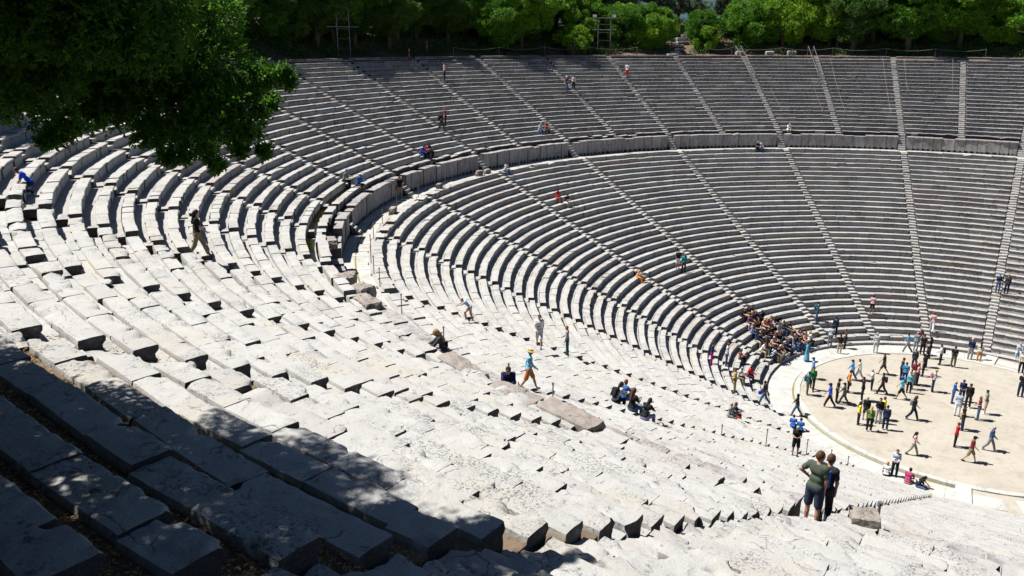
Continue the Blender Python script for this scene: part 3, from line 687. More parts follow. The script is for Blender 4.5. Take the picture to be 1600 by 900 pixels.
# posts standing in the gallery and beside the near lower stairway
for i,(k,rr) in enumerate([(4.2,38.2),(4.7,38.2),(5.2,38.2),(5.65,38.2),(6.05,38.2),(6.45,38.15),(6.8,38.1),(7.12,38.1),(7.35,38.1),(7.55,38.1),(7.72,38.1),(7.9,38.1),(8.25,38.1),(8.62,38.1),(8.97,38.05),(9.16,37.95)]):
    x,y,_=P3(k,rr,0); post(x,y,ZD-.12,.98,f"metal rope post with square foot in the gallery walkway, {ORD[i]} from the far end",True,grp='gallery posts')
for i,r0_ in enumerate((27.0,23.4,19.6,17.0,15.0)):
    x,y,_=P3(9.055,r0_,0); post(x,y,bench_z(r0_)-.12,1.0,f"metal rope post beside the near lower stairway, {ORD[i]} from the top",True,grp='stairway posts')
x,y,_=P3(10.09,38.4,0); post(x,y,ZD-.12,1.25,'tall grey metal post on the gallery beside the rough boulder',True,rad=.035,grp='lone post')
# rope rails round the closed wedges of the upper tier at right
def closure(k0,k1,r0_,r1_,lab,rows=5):
    e=tag(empty('rope_barrier',tuple(P3((k0+k1)/2,(r0_+r1_)/2,bench_z((r0_+r1_)/2)))),lab,'rope barrier','rope barriers round closed benches'); L=np.array(e.location); pts=[]
    for k,rr in [(k0,r1_),(k0,(r0_+r1_)/2),(k0,r0_)]+[(k0+(k1-k0)*t,r0_) for t in(.33,.66)]+[(k1,r0_),(k1,(r0_+r1_)/2),(k1,r1_)]+([(k0+(k1-k0)*t,r1_) for t in(.66,.33)]):
        p=P3(k,rr,bench_z(rr)); mb=MB(); mb.add(*tube([p-L,p-L+[0,0,.95]],.02,7)); mb.build('post',STEEL,e); pts.append(p-L+[0,0,.92])
    pts.append(pts[0])
    for a,b in zip(pts,pts[1:]):
        t=np.linspace(0,1,9)[:,None]; Pp=a+(b-a)*t; Pp[:,2]-=(4*.14*t*(1-t))[:,0]; mb=MB(); mb.add(*tube(Pp,.010,6)); mb.build('rope',ROPE,e)
closure(1.93,1.60,UF+2.4,UF+7.3,'rope barrier round the dark benches left of the white seated person')
closure(1.43,1.08,UF+2.3,UF+13.2,'tall rope barrier between two stairways of the upper tier at right')
closure(.93,.58,UF+6.8,UF+13.3,'rope barrier with a hanging rope on the darkest benches at right')
for k,lab in((2.03,'slanting handrail down the top of the stairway below the rim ropes, left one'),(1.53,'slanting handrail down the top of the stairway below the rim ropes, right one')):
    e=tag(empty('handrail',tuple(P3(k,RO,ZO))),lab,'handrail','stair handrails'); L=np.array(e.location)
    for s_ in(-.018,.018):
        A=P3(k+s_,RO+1.2,ZO+1.15)-L; B=P3(k+s_,UF+9.5,bench_z(UF+9.5)+.85)-L; mb=MB(); mb.add(*tube([A,B],.03,7)); mb.build('rail',STEEL,e)
        for t in(0,.5,1): q=A+(B-A)*t; mb=MB(); mb.add(*tube([q,q-[0,0,1.1]],.026,7)); mb.build('post',STEEL,e)
# lighting towers in front of the trees
def tower(k,d,wd,hts,arms,z_,lab):
    x,y,_=P3(k,RO+d,0); zz=terr(x,y); rz=math.atan2(y,x)+math.pi/2; e=tag(empty('lighting_tower',(x,y,zz),rz),lab,'lighting tower','lighting towers above the rim')
    top=max(hts)
    for s_ in(-wd/2,wd/2): mb=MB(); mb.add(*tube([(s_,0,-.2),(s_,0,top)],.055,8)); mb.build('leg',STEEL,e)
    for hh,al in zip(hts,arms): mb=MB(); mb.add(*tube([(-al/2,0,hh),(al/2,0,hh)],.05,8)); mb.build('crossbar',STEEL,e)
    for hh in np.arange(.9,top-.5,.95): mb=MB(); mb.add(*tube([(-wd/2,0,hh),(wd/2,0,hh)],.025,6)); mb.build('rung',STEEL,e)
    for s_ in(-.9,.9):
        for dz in (0,):
            mb=MB(); V,Fc=box((s_*arms[-1]/2*.92,-.12,top+.22),.42,.3,.34,0,.05); mb.add(V,Fc); lm=mb.build('lamp_housing',STEEL,e)
            mb=MB(); V,Fc=box((s_*arms[-1]/2*.92,.045,top+.22),.34,.02,.26,0,.004); mb.add(V,Fc); mb.build('lens',PALEGL,lm)
PALEGL=plain('lamp_glass',(.75,.77,.78),.2,0,.6)
tower(4.86,2.9,1.6,[3.0,5.1],[4.2,2.9],0,'two-legged steel lighting tower among dark trees at left')
tower(2.96,3.0,1.7,[3.1,4.5],[3.2,3.2],0,'steel lighting tower left of the hillside steps')
tower(1.27,4.2,2.3,[3.0,3.9,4.3],[5.2,5.2,5.2],0,'wide steel lighting tower among the trees at right')
# steps up the hillside through the gap, and the pale pillar
e=MB(); r=np.random.default_rng(9)
for j in range(15):
    d=.9+j*.85; k=CG(d)+(.02 if j%2 else 0); x,y,_=P3(k,RO+d,0); z=terr(x,y)+.10
    V,Fc=box((x,y,z),.9 if j>2 else .7,1.5 if j>4 else 1.2,.30,math.atan2(y,x)+r.normal(0,.03),.03); e.add(V,Fc,tone=r.uniform(.4,.9),pink=.4,grime=.2)
tag(e.build('hillside_steps',STONE),'worn stone steps climbing from the rim through the gap in the trees','steps')
x,y,_=P3(CG(17)-.13,RO+17,0); z=terr(x,y)
mb=MB(); V,Fc=box((0,0,1.1),1.3,1.3,2.7,.2,.06); V=V*(1+.05*fbm(V*2,3,2))[:,None]; mb.add(V,Fc,tone=.9,pink=.5,grime=.1); o=mb.build('stone_pillar',STONE); o.location=(x,y,z-.1); tag(o,'pale square stone pillar at the head of the hillside steps','pillar')
x,y,_=P3(CG(17)+.02,RO+16.5,0)
V,Fc=box((x,y,terr(x,y)+.04),5,3.0,.1,math.atan2(y,x),.02); tag(mesh('path',V,Fc,SAND),kind='structure')
# rough loose stones
def boulder(k,rr,z,sx,sy,sz,rz,seed,lab,mat=RUBBLE,amp=.055):
    if seed<11 and seed!=7: sz*=.8; sx*=.9
    n=22; V=[];Fc=[]
    g=np.linspace(-1,1,n+1); vs=[]
    for ax_ in range(3):
        for sg in(-1,1):
            b=len(V)
            for i in range(n+1):
                for j in range(n+1):
                    q=[0,0,0]; q[ax_]=sg; q[(ax_+1)%3]=g[i]; q[(ax_+2)%3]=g[j]; V.append(q)
            for i in range(n):
                for j in range(n): Fc.append((b+i*(n+1)+j,b+(i+1)*(n+1)+j,b+(i+1)*(n+1)+j+1,b+i*(n+1)+j+1))
    V=np.array(V,float); L=np.linalg.norm(V,axis=1,keepdims=True); V=V*(1-.13*(L-1)/.73)
    V=V*[sx/2,sy/2,sz/2]; D=V/np.linalg.norm(V,axis=1,keepdims=True)
    V=V+D*(fbm(V*1.9+seed*7,seed,3)*amp*min(sx,sy,sz)*1.3+fbm(V*6+seed*3,seed+5,4)*.045)[:,None]
    V,idx=np.unique(np.round(V,5),axis=0,return_inverse=True); idx=idx.ravel(); Fc=[tuple(idx[list(f)]) for f in Fc]
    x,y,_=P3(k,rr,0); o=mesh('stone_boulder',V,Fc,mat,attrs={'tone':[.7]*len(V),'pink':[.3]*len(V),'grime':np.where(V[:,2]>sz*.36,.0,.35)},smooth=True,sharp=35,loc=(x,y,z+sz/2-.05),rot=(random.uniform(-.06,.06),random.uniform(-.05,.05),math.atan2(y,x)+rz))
    return tag(o,lab,'stone block','loose rough stone blocks along the gallery wall')
G=13.45
for a in [(9.42,40.3,G,.85,2.1,.95,0,1,'massive rough parapet block with a dark broken end below the straw hatted man'),
 (9.53,40.3,G,.8,1.3,.7,.1,2,'rough rounded parapet block right of the massive one'),
 (9.62,40.3,G,.75,1.6,.6,0,3,'long brownish parapet block, third in the line'),
 (9.71,40.3,G,.7,1.5,.55,.05,4,'brownish parapet block, fourth in the line'),
 (9.79,40.3,G,.7,1.3,.55,0,5,'reddish brown parapet block, fifth in the line'),
 (9.87,40.3,G,.7,1.5,.6,0,6,'last reddish parapet block before the young man in shorts'),
 (10.09,40.2,G-.3,.6,.62,1.2,.3,7,'tall dark leaning rock right of the young man in shorts'),
 (10.16,40.2,G-.15,.6,.95,.5,.2,24,'low pinkish broken stone at the right foot of the tall dark rock'),
 (9.02,40.35,G,.8,2.2,.85,0,8,'long rough parapet block beside the fair haired woman'),
 (9.24,40.3,G,.75,1.9,.8,0,9,'rough parapet block above the man in sunglasses'),
 (8.42,40.2,G,.8,1.7,.8,.1,10,'large pale rounded block at the ruined corner of the gallery wall'),
 (8.3,39.9,G,.8,.9,.7,.4,11,'tumbled pale block at the ruined corner, in front of the large rounded one'),
 (8.17,40.3,G,.7,.8,.7,.2,12,'square block with a dark hollow at the ruined corner'),
 (8.07,39.8,G-.1,.6,.8,.5,-.3,13,'small tumbled block at the ruined corner, nearest the walkway shade'),
 (7.62,40.1,G+.1,.6,1.1,.5,.1,14,'flat broken block on top of the gallery wall near the two seated people'),
 (6.55,38.1,ZD-.1,.4,.8,.55,0,15,'upright broken seat back on the gallery edge, right of the standing person'),
 (5.75,38.1,ZD-.1,.35,.7,.5,.1,16,'small rounded seat back stone on the gallery edge'),
 (5.2,38.1,ZD-.1,.35,.8,.55,0,17,'pale rounded seat back stone left of the person in white and jeans'),
 (5.1,38.1,ZD-.1,.35,.8,.5,0,18,'second pale seat back stone right beside the rounded one'),
 (1.65,RO+1.5,ZO,.8,1.1,.6,0,19,'grey boulder on the rim under the ropes, right one',STONE),
 (1.8,RO+1.5,ZO,.8,1.0,.55,0,20,'grey boulder on the rim under the ropes, middle one',STONE),
 (2.0,RO+1.6,ZO,.8,1.3,.5,0,21,'grey boulder on the rim under the ropes, left one',STONE),
 (4.35,12.6,.0,.5,.8,.5,0,22,'block leaning at the low step beside the tour group',STONE),
 (6.1,12.7,.0,.5,.9,.4,.2,23,'dark edged block at the low step left of the ring walkway',STONE)]: boulder(*a)
PEOPLE=[
(-53.69, 9.41, 20.93, 170, 'walk', 'black', 'shorts_dk', 'brown', '', 'person in black walking along the top rows under the trees', 85),
(-54.92, 13.88, 21.66, 218, 'stand', 'purple', 'darkgrey', 'brown', '', 'person in a purple top standing at the rim beside the first rope post', 89),
(-50.42, 10.9, 19.49, 217, 'stand', 'pinkwhite', 'black', 'brown', '', 'person in a pale pink top and black trousers on the upper rows', 84),
(-43.66, 1.28, 15.52, 358, 'walk', 'black', 'darkgrey', 'dark', 'backpack:black', 'person in black carrying a backpack coming down an upper stairway', 72),
(-44.2, 2.63, 15.88, 217, 'stand', 'maroon', 'black', 'red', '', 'red haired person in maroon behind the one with a backpack', 74),
(-41.06, -5.06, 14.44, 7, 'sit', 'blue', 'darkblue', 'dark', '', 'person in a blue top, left of the pair in pink and dark', 66),
(-41.11, -4.6, 14.44, 6, 'sit', 'hotpink', 'black', 'dark', '', 'person in a hot pink top sitting above the gallery wall', 66),
(-41.19, -3.8, 14.44, 5, 'sit', 'darkgrey', 'black', 'dark', '', 'person in dark clothes sitting right beside the one in hot pink', 67),
(-37.21, -18.07, 14.44, 26, 'sit', 'greygreen', 'black', 'grey', 'cap:blue', 'person in grey with a blue cap sitting on top of the gallery wall', 53),
(-36.82, -17.18, 14.07, 25, 'sit', 'blue', 'shorts_dk', 'brown', 'cap:white', 'person in a blue shirt sitting with bare legs on the gallery wall', 54),
(-37.64, -11.91, 12.12, 310, 'stand', 'black', 'beige', 'brown', 'bag:orange', 'person in black with an orange bag standing in the gallery walkway', 58),
(-37.52, 2.3, 12.42, 356, 'sit', 'white', 'jeans', 'dark', '', 'person in white and jeans sitting on the row below the gallery wall', 70),
(-40.13, 12.7, 14.8, 342, 'sit', 'paleblue', 'jeans', 'grey', '', 'person in pale blue sitting at the edge of the upper tier', 80),
(-39.87, 13.52, 14.8, 341, 'sit', 'redbrown', 'darkgrey', 'brown', '', 'person in rusty red sitting beside the one in pale blue', 80),
(-42.81, 23.14, 18.05, 298, 'stand', 'purple', 'jeans', 'grey', 'cap:white', 'person in purple with a white cap standing on the upper rows', 90),
(-42.36, 23.96, 18.05, 298, 'stand', 'cream', 'black', 'dark', 'bag:black', 'person in cream and black standing right of the one in purple', 91),
(-46.49, 31.31, 21.66, 118, 'stand', 'black', 'darkgrey', 'dark', 'bag:redbrown', 'person in black seen from behind at the rim rope', 99),
(-39.57, 31.95, 19.13, 114, 'stand', 'white', 'redshort', 'redbrown', '', 'person in a white shirt and red shorts on the upper rows', 97),
(-21.19, 34.67, 14.07, 301, 'sit', 'white', 'shorts_w', 'grey', '', 'person in white sitting on the wall end above the gallery stairs', 93),
(-23.08, 29.67, 12.42, 308, 'sit', 'black', 'black', 'blond', '', 'blond person in black sitting at the foot of the gallery wall', 89),
(-22.69, 29.97, 12.42, 307, 'sit', 'paleblue', 'jeans', 'dark', '', 'person in pale blue and jeans sitting beside the blond one', 89),
(-26.32, -43.23, 18.71, 244, 'crouch', 'royal', 'navy', 'brown', '', 'child in a bright blue shirt climbing on hands and feet over the rows at left', 29),
(-22.4, -40.22, 16.54, 54, 'walk', 'black', 'khaki', 'darklong', '', 'long haired woman in a black top and khaki trousers walking down the rows', 28),
(-32.93, 3.55, 10.25, 354, 'sit', 'red', 'redshort', 'dark', '', 'person in red sitting in the middle of the lower tier', 68),
(-32.17, 3.65, 9.89, 354, 'sit', 'black', 'shorts_w', 'dark', '', 'person in a black shirt sitting next to the one in red', 68),
(-22.09, 5.1, 5.19, 290, 'stand', 'black', 'shorts_w', 'dark', '', 'person in a black shirt and pale trousers on the lower tier stairway', 65),
(-21.73, 5.58, 4.77, 289, 'stand', 'teal', 'darkgrey', 'brown', 'bag:red', 'person in teal holding a red bag beside the one in black', 66),
(-23.43, -0.21, 5.55, 1, 'sit', 'orangewhite', 'orange', 'brown', '', 'person in orange and white sitting on a lower tier row', 61),
(0.95, 19.05, 3.38, 269, 'stand', 'navy', 'jeans', 'dark', 'cap:blue', 'person in navy and a blue cap coming down the far right stairway', 75),
(1.58, 19.04, 3.38, 269, 'stand', 'darkgrey', 'navy', 'brown', '', 'person in dark grey beside the one in a blue cap, far right stairway', 75),
(-20.63, -27.11, 10.61, 215, 'climb', 'paleblue', 'orangewhite', 'orange', '', 'child with orange hair and pale blue shirt climbing the bright rows', 36),
(-14.78, -36.9, 13.62, 217, 'sit', 'darkgrey', 'black', 'blondlong', 'bagb:black', 'woman with long fair hair and black bag sitting by the rough parapet block', 24),
(-11.53, -38.05, 13.62, 302, 'sit', 'navy', 'navy', 'dark', 'shades', 'man in a navy jacket and sunglasses sitting on the gallery edge', 22),
(-12.29, -35.58, 12.42, 31, 'walk', 'skyblue', 'rust', 'dark', 'straw', 'man in a straw hat, light blue shirt and rust shorts stepping down', 24),
(-17.96, -25.12, 9.17, 300, 'walk', 'white', 'shorts_w', 'brown', '', 'man in a white t-shirt and white shorts walking over bright rows', 36),
(-17.57, -22.91, 8.08, 208, 'stand', 'greypink', 'tealdk', 'red', '', 'person in grey and dark teal trousers holding a jacket on the rows', 38),
(-11.95, -29.28, 9.53, 68, 'sit', 'stripe', 'black', 'darklong', 'backpack:black', 'person in a striped top with a black backpack, left end of the seated trio', 29),
(-12.35, -27.49, 8.81, 66, 'sit', 'blue', 'blue', 'redbrown', '', 'person in blue half hidden behind the striped top', 31),
(-11.07, -29.63, 9.53, 70, 'sit', 'black', 'jeans', 'brownlong', '', 'person in black and jeans with long brown hair, middle of the seated trio', 29),
(-10.09, -30.76, 9.89, 72, 'sit', 'black', 'lilac', 'darklong', '', 'person in black and lilac with dark hair, right end of the seated trio', 27),
(-15.3, -5.64, 1.88, 17, 'stand', 'navy', 'magenta', 'dark', '', 'person in navy and magenta trousers standing on the low rows', 53),
(-14.56, -4.59, 1.58, 16, 'stand', 'greywhite', 'jeans', 'redbrown', '', 'slim person in grey and jeans, left of the group on the low rows', 54),
(-14.35, -1.93, 1.21, 15, 'sit', 'redbrown', 'black', 'brownlong', '', 'person with brown hair and rusty top sitting above the low stairway', 56),
(-13.19, -3.84, 0.85, 14, 'sit', 'red', 'navy', 'dark', '', 'person in a red jacket and navy trousers on the low rows', 54),
(-12.71, -8.67, 1.58, 195, 'stand', 'khakiyel', 'khaki', 'brown', '', 'person in mustard and khaki standing on the low rows', 49),
(-13.45, -5.37, 1.21, 15, 'sit', 'greywhite', 'khaki', 'grey', '', 'person in pale grey bending down beside the one in mustard', 53),
(-10.77, -16.5, 3.74, 15, 'sit', 'greygreen', 'grey', 'blond', '', 'fair haired person in grey behind the man in red shorts', 41),
(-10.77, -15.6, 3.38, 15, 'sit', 'navy', 'redshort', 'redbrown', 'phone', 'man in navy and red shorts sitting and looking at a phone', 42),
(-11.14, -7.03, 0.49, 193, 'walk', 'black', 'jeans', 'dark', 'bag:royal', 'person in black with a royal blue bag and jeans by the lowest step', 50),
(-10.74, 3.72, -0.13, 190, 'stand', 'dress_blue', 'dress', 'dark', '', 'woman in a long light blue dress facing the seated group', 61),
(-9.55, 0.21, 0, 190, 'stand', 'lightblue', 'greygreen', 'dark', 'cap:navy', 'person in a light blue shirt and navy cap on the ring walkway', 57),
(-9.27, -2.83, 0, 10, 'stand', 'tealdk', 'olive', 'dark', 'backpack:tealdk', 'person in dark teal and olive with backpack on the ring walkway', 54),
(-9.16, -1.78, 0, 280, 'walk', 'green', 'black', 'dark', '', 'person in green half hidden on the ring walkway kerb', 55),
(-9.16, -6.27, -0.13, 190, 'walk', 'black', 'jeans', 'dark', 'hood', 'person in a black hooded top and jeans on the ring walkway', 51),
(-8.92, -8.14, -0.13, 101, 'sit', 'blue', 'navy', 'dark', '', 'person in blue sitting on the low step, left one of two', 49),
(-8.41, -8.44, -0.13, 100, 'sit', 'bluejkt', 'navy', 'dark', '', 'person in a bright blue jacket sitting on the low step, right one of two', 49),
(-6.29, -21.01, 4.83, 280, 'phone', 'black', 'black', 'grey', '', 'person in black shirt and shorts looking at a phone on the low rows', 36),
(-3.0, -11.19, -0.13, 94, 'sit', 'white', 'black', 'orange', '', 'ginger haired person in a white shirt sitting on the lowest row', 45),
(-2.62, -11.03, -0.13, 273, 'stand', 'whitenavy', 'navydk', 'brown', 'phone', 'person in navy jacket over white top standing by the ring walkway', 45),
(-1.87, -11.45, -0.13, 79, 'sit', 'maroonwhite', 'beige', 'dark', '', 'person in maroon with a white stripe sitting on the lowest row', 45),
(-1.35, -11.51, -0.13, 2, 'sit', 'black', 'jeans', 'darklong', '', 'long haired person in black and jeans sitting on the lowest row', 45),
(-9.82, 7.62, 0.06, 99, 'stand', 'whiteblue', 'grey', 'dark', '', 'person in a white shirt and grey trousers before the lowest rows', 65),
(-9.71, 8.61, 0.49, 99, 'stand', 'navy', 'black', 'dark', '', 'person in navy standing just behind the white shirt', 66),
(-8.92, 6.75, -0.13, 98, 'stand', 'black', 'beige', 'darklong', '', 'long haired person in black top and beige trousers on the ring walkway', 64),
(-8.74, 8.16, -0.13, 188, 'stand', 'brown', 'black', 'brown', '', 'person in brown standing behind the beige trousers', 65),
(-6.48, 8.02, 0, 96, 'stand', 'greywhite', 'greywhite', 'grey', 'bag:pinkwhite', 'person all in pale grey carrying a bag on the ring walkway', 65),
(-11.42, 9.64, 1.15, 10, 'stand', 'tealdk', 'jeans', 'dark', 'backpack:tealdk', 'person in teal with a backpack standing on the fifth row', 67),
(-7.73, 13.11, 1.58, 96, 'stand', 'whitered', 'black', 'dark', '', 'person in a white and red shirt and black shorts on low rows', 70),
(-3.11, 13.37, 0.85, 93, 'walk', 'whitered', 'white', 'brown', 'cap:red', 'person in white and red with white trousers climbing the low rows', 70),
(-4.39, 9.83, -0.13, 184, 'walk', 'blue2', 'grey', 'dark', '', 'person in a blue shirt and grey trousers on the far ring walkway', 66),
(-3.88, 10.65, -0.13, 93, 'stand', 'greyblue', 'greyblue', 'grey', '', 'person in grey blue beside the blue shirt on the far walkway', 67),
(-3.77, 12.43, 0.49, 273, 'sit', 'redbrown', 'beige', 'grey', 'cap:blue', 'person in rusty red sitting on the lowest row behind the tour group', 69),
(-3.31, 9.58, 0, 93, 'stand', 'black', 'black', 'dark', '', 'person all in black on the far kerb', 66),
(-2.78, 9.16, 0, 182, 'stand', 'black', 'darkgrey', 'darklong', '', 'woman in black with long dark hair on the far kerb', 65),
(-1.94, 8.2, 0, 182, 'stand', 'white', 'black', 'dark', 'backpack:black', 'person in white with a black backpack at the far kerb', 64),
(-1.07, 8.18, 0, 91, 'stand', 'black', 'olive', 'dark', '', 'man in a black shirt and olive trousers seen from behind', 64),
(-0.09, 11.05, -0.13, 90, 'stand', 'navy', 'greyl', 'grey', 'cap:cream', 'person in a navy hooded top with arm round a companion', 67),
(0.53, 10.84, -0.13, 90, 'stand', 'cream', 'orange2', 'darklong', '', 'person in a cream top and orange trousers beside the navy one', 67),
(3.1, 12.93, 0.49, 267, 'sit', 'paleblue', 'paleblue', 'grey', '', 'person in pale blue sitting at the right end of the lowest row', 69),
(3.29, 9.69, 0, 267, 'stand', 'cream', 'black', 'brown', '', 'person in a cream top and black trousers at the right edge', 66),
(3.3, 4.87, 0, 87, 'phone', 'black', 'navy', 'brown', '', 'person in black top and navy jeans at the right edge of the floor', 61),
(-7.1, 1.51, 0, 187, 'walk', 'blue2', 'jeans', 'dark', 'cap:navy', 'person in blue jacket and jeans walking with one in white', 58),
(-6.67, 1.79, 0, 187, 'walk', 'greywhite', 'white', 'brown', '', 'person in white walking beside the blue jacket', 58),
(-5.33, 3.88, 0, 185, 'walk', 'black', 'shorts_dk', 'redbrown', '', 'person in black shirt and shorts striding on the sand', 60),
(-5.59, 0.41, 0, 186, 'phone', 'white', 'black', 'grey', '', 'person in white shirt and black trousers holding a phone', 57),
(-4.88, 0.11, 0, 185, 'walk', 'black', 'black', 'dark', 'backpack:navy', 'person in black with a navy backpack striding left', 57),
(-7.31, -2.9, 0, 8, 'stand', 'black', 'black', 'dark', 'cap:dark', 'person in black with a dark cap at the left of the floor', 54),
(-7.56, -4.0, 0, 188, 'walk', 'royal', 'black', 'dark', 'cap:dark', 'person in a royal blue top and black cap striding left', 53),
(-6.83, -3.06, 0, 187, 'walk', 'darkgrey', 'darkgrey', 'dark', 'cap:dark', 'person in dark grey with a cap beside the black one', 54),
(-6.94, -0.85, 0, 7, 'stand', 'orange', 'black', 'dark', 'bag:black', 'person in an orange top and black trousers on the floor', 56),
(-5.87, -1.74, 0, 186, 'stand', 'black', 'black', 'dark', '', 'person in black with back turned, above the yellow jacket', 55),
(-5.47, -5.63, 0, 6, 'stand', 'yellow', 'navy', 'darklong', '', 'person in a bright yellow jacket, left one of two in yellow', 51),
(-5.19, -4.69, 0, 276, 'stand', 'black', 'shorts_dk', 'grey', '', 'man in black shirt and shorts right of the yellow jacket', 52),
(-4.72, -6.27, 0, 95, 'stand', 'green2', 'black', 'blondlong', 'bag:magenta', 'person in green with a magenta bag seen from behind', 50),
(-4.42, -4.73, 0, 275, 'stand', 'black', 'greywhite', 'dark', '', 'person in black top and pale trousers between the yellow jackets', 52),
(-4.21, -4.07, 0, 185, 'stand', 'yellow', 'white', 'brown', '', 'person in a yellow jacket, right one of two in yellow', 52),
(-3.89, -5.53, 0, 94, 'stand', 'navy', 'navy', 'dark', '', 'person in navy with back turned beside the second yellow jacket', 51),
(-3.63, -0.07, 0, 184, 'walk', 'turquoise', 'black', 'dark', 'cap:blue', 'person in turquoise shirt, black shorts and blue cap', 56),
(-3.32, 1.37, 0, 273, 'stand', 'skyblue', 'black', 'dark', '', 'person in sky blue inside the dense tour group', 58),
(-3.78, 2.84, 0, 94, 'stand', 'blue2', 'navy', 'dark', '', 'person in blue bending inside the dense tour group', 59),
(-4.12, 3.56, 0, 4, 'stand', 'darkgrey', 'black', 'brown', '', 'person in dark grey at the left of the dense tour group', 60),
(-3.24, 3.2, 0, 273, 'stand', 'maroon', 'greyl', 'darklong', '', 'person in maroon inside the dense tour group', 60),
(-3.21, 2.18, 0, 3, 'stand', 'beige', 'beige', 'dark', '', 'person in beige beside the sky blue shirt', 59),
(-2.98, 3.1, 0, 183, 'stand', 'pink', 'black', 'brown', '', 'person in a pink top in the dense tour group', 59),
(-2.81, 5.09, 0, 183, 'stand', 'black', 'black', 'dark', 'cap:dark', 'person in black at the right of the dense tour group', 61),
(-3.54, 6.3, 0, 273, 'stand', 'darkgrey', 'black', 'dark', '', 'person in charcoal at the back of the dense tour group', 63),
(-2.79, 7.07, 0, 183, 'stand', 'black', 'navy', 'dark', '', 'person in black at the back right of the dense tour group', 63),
(-1.94, 2.5, 0, 2, 'phone', 'greywhite', 'navy', 'blond', 'backpack:pink', 'person in pale grey with a pink backpack looking at a phone', 59),
(-2.59, -3.02, 0, 3, 'walk', 'black', 'navydk', 'brownlong', 'backpack:greygreen', 'woman in black with a grey backpack striding right alone', 53),
(-0.6, 1.18, 0, 1, 'stand', 'bluejkt', 'jeans', 'grey', '', 'person in a blue jacket at the left of the right hand group', 57),
(-0.19, -0.83, 0, 90, 'stand', 'paleblue', 'white', 'dark', 'bag:grey', 'person in pale blue and white trousers seen from behind', 55),
(0.33, 0.96, 0, 270, 'stand', 'black', 'black', 'dark', 'cap:dark', 'man in a black jacket and black cap in the right hand group', 57),
(-0.11, 1.84, 0, 270, 'stand', 'darkblue', 'darkblue', 'dark', 'cap:navy', 'person in dark blue with a cap between two others', 58),
(1.01, -0.72, 0, 179, 'stand', 'maroon', 'jeans', 'red', '', 'man in a maroon shirt and jeans in the right hand group', 56),
(1.36, 0.5, 0, 179, 'stand', 'greengrey', 'beige', 'dark', '', 'man in a grey green t-shirt and beige shorts', 57),
(0.24, -2.88, 0, 180, 'stand', 'black', 'navy', 'dark', 'bag:khakiyel', 'person in black and navy in front of the pale blue shirt', 53),
(0.03, -5.56, 0, 360, 'stand', 'red', 'black', 'brown', '', 'person in a red jacket and black skirt near the front', 51),
(1.83, -4.97, 0, 358, 'walk', 'navyblue', 'grey', 'grey', '', 'man in a blue jacket and grey trousers walking at right', 51),
(0.91, -7.16, 0, 359, 'walk', 'maroon', 'shorts_t', 'dark', 'cap:dark', 'man in a maroon shirt, tan shorts and black cap walking', 49),
(-2.02, -8.07, 0, 2, 'walk', 'pinkwhite', 'sage', 'darklong', '', 'woman in a pale top and sage trousers striding near the kerb', 48),
(-2.33, -40.47, 13.64, 73, 'hips', 'olivetee', 'navyshorts', 'brownshort', '', 'young man in an olive t-shirt and navy shorts with hand on hip', 16),
(-2.17, -40.06, 13.47, 68, 'stand', 'blackpurp', 'purpdk', 'brown', 'backpack:royal2', 'person in black with a bright blue backpack behind the young man', 16),
]
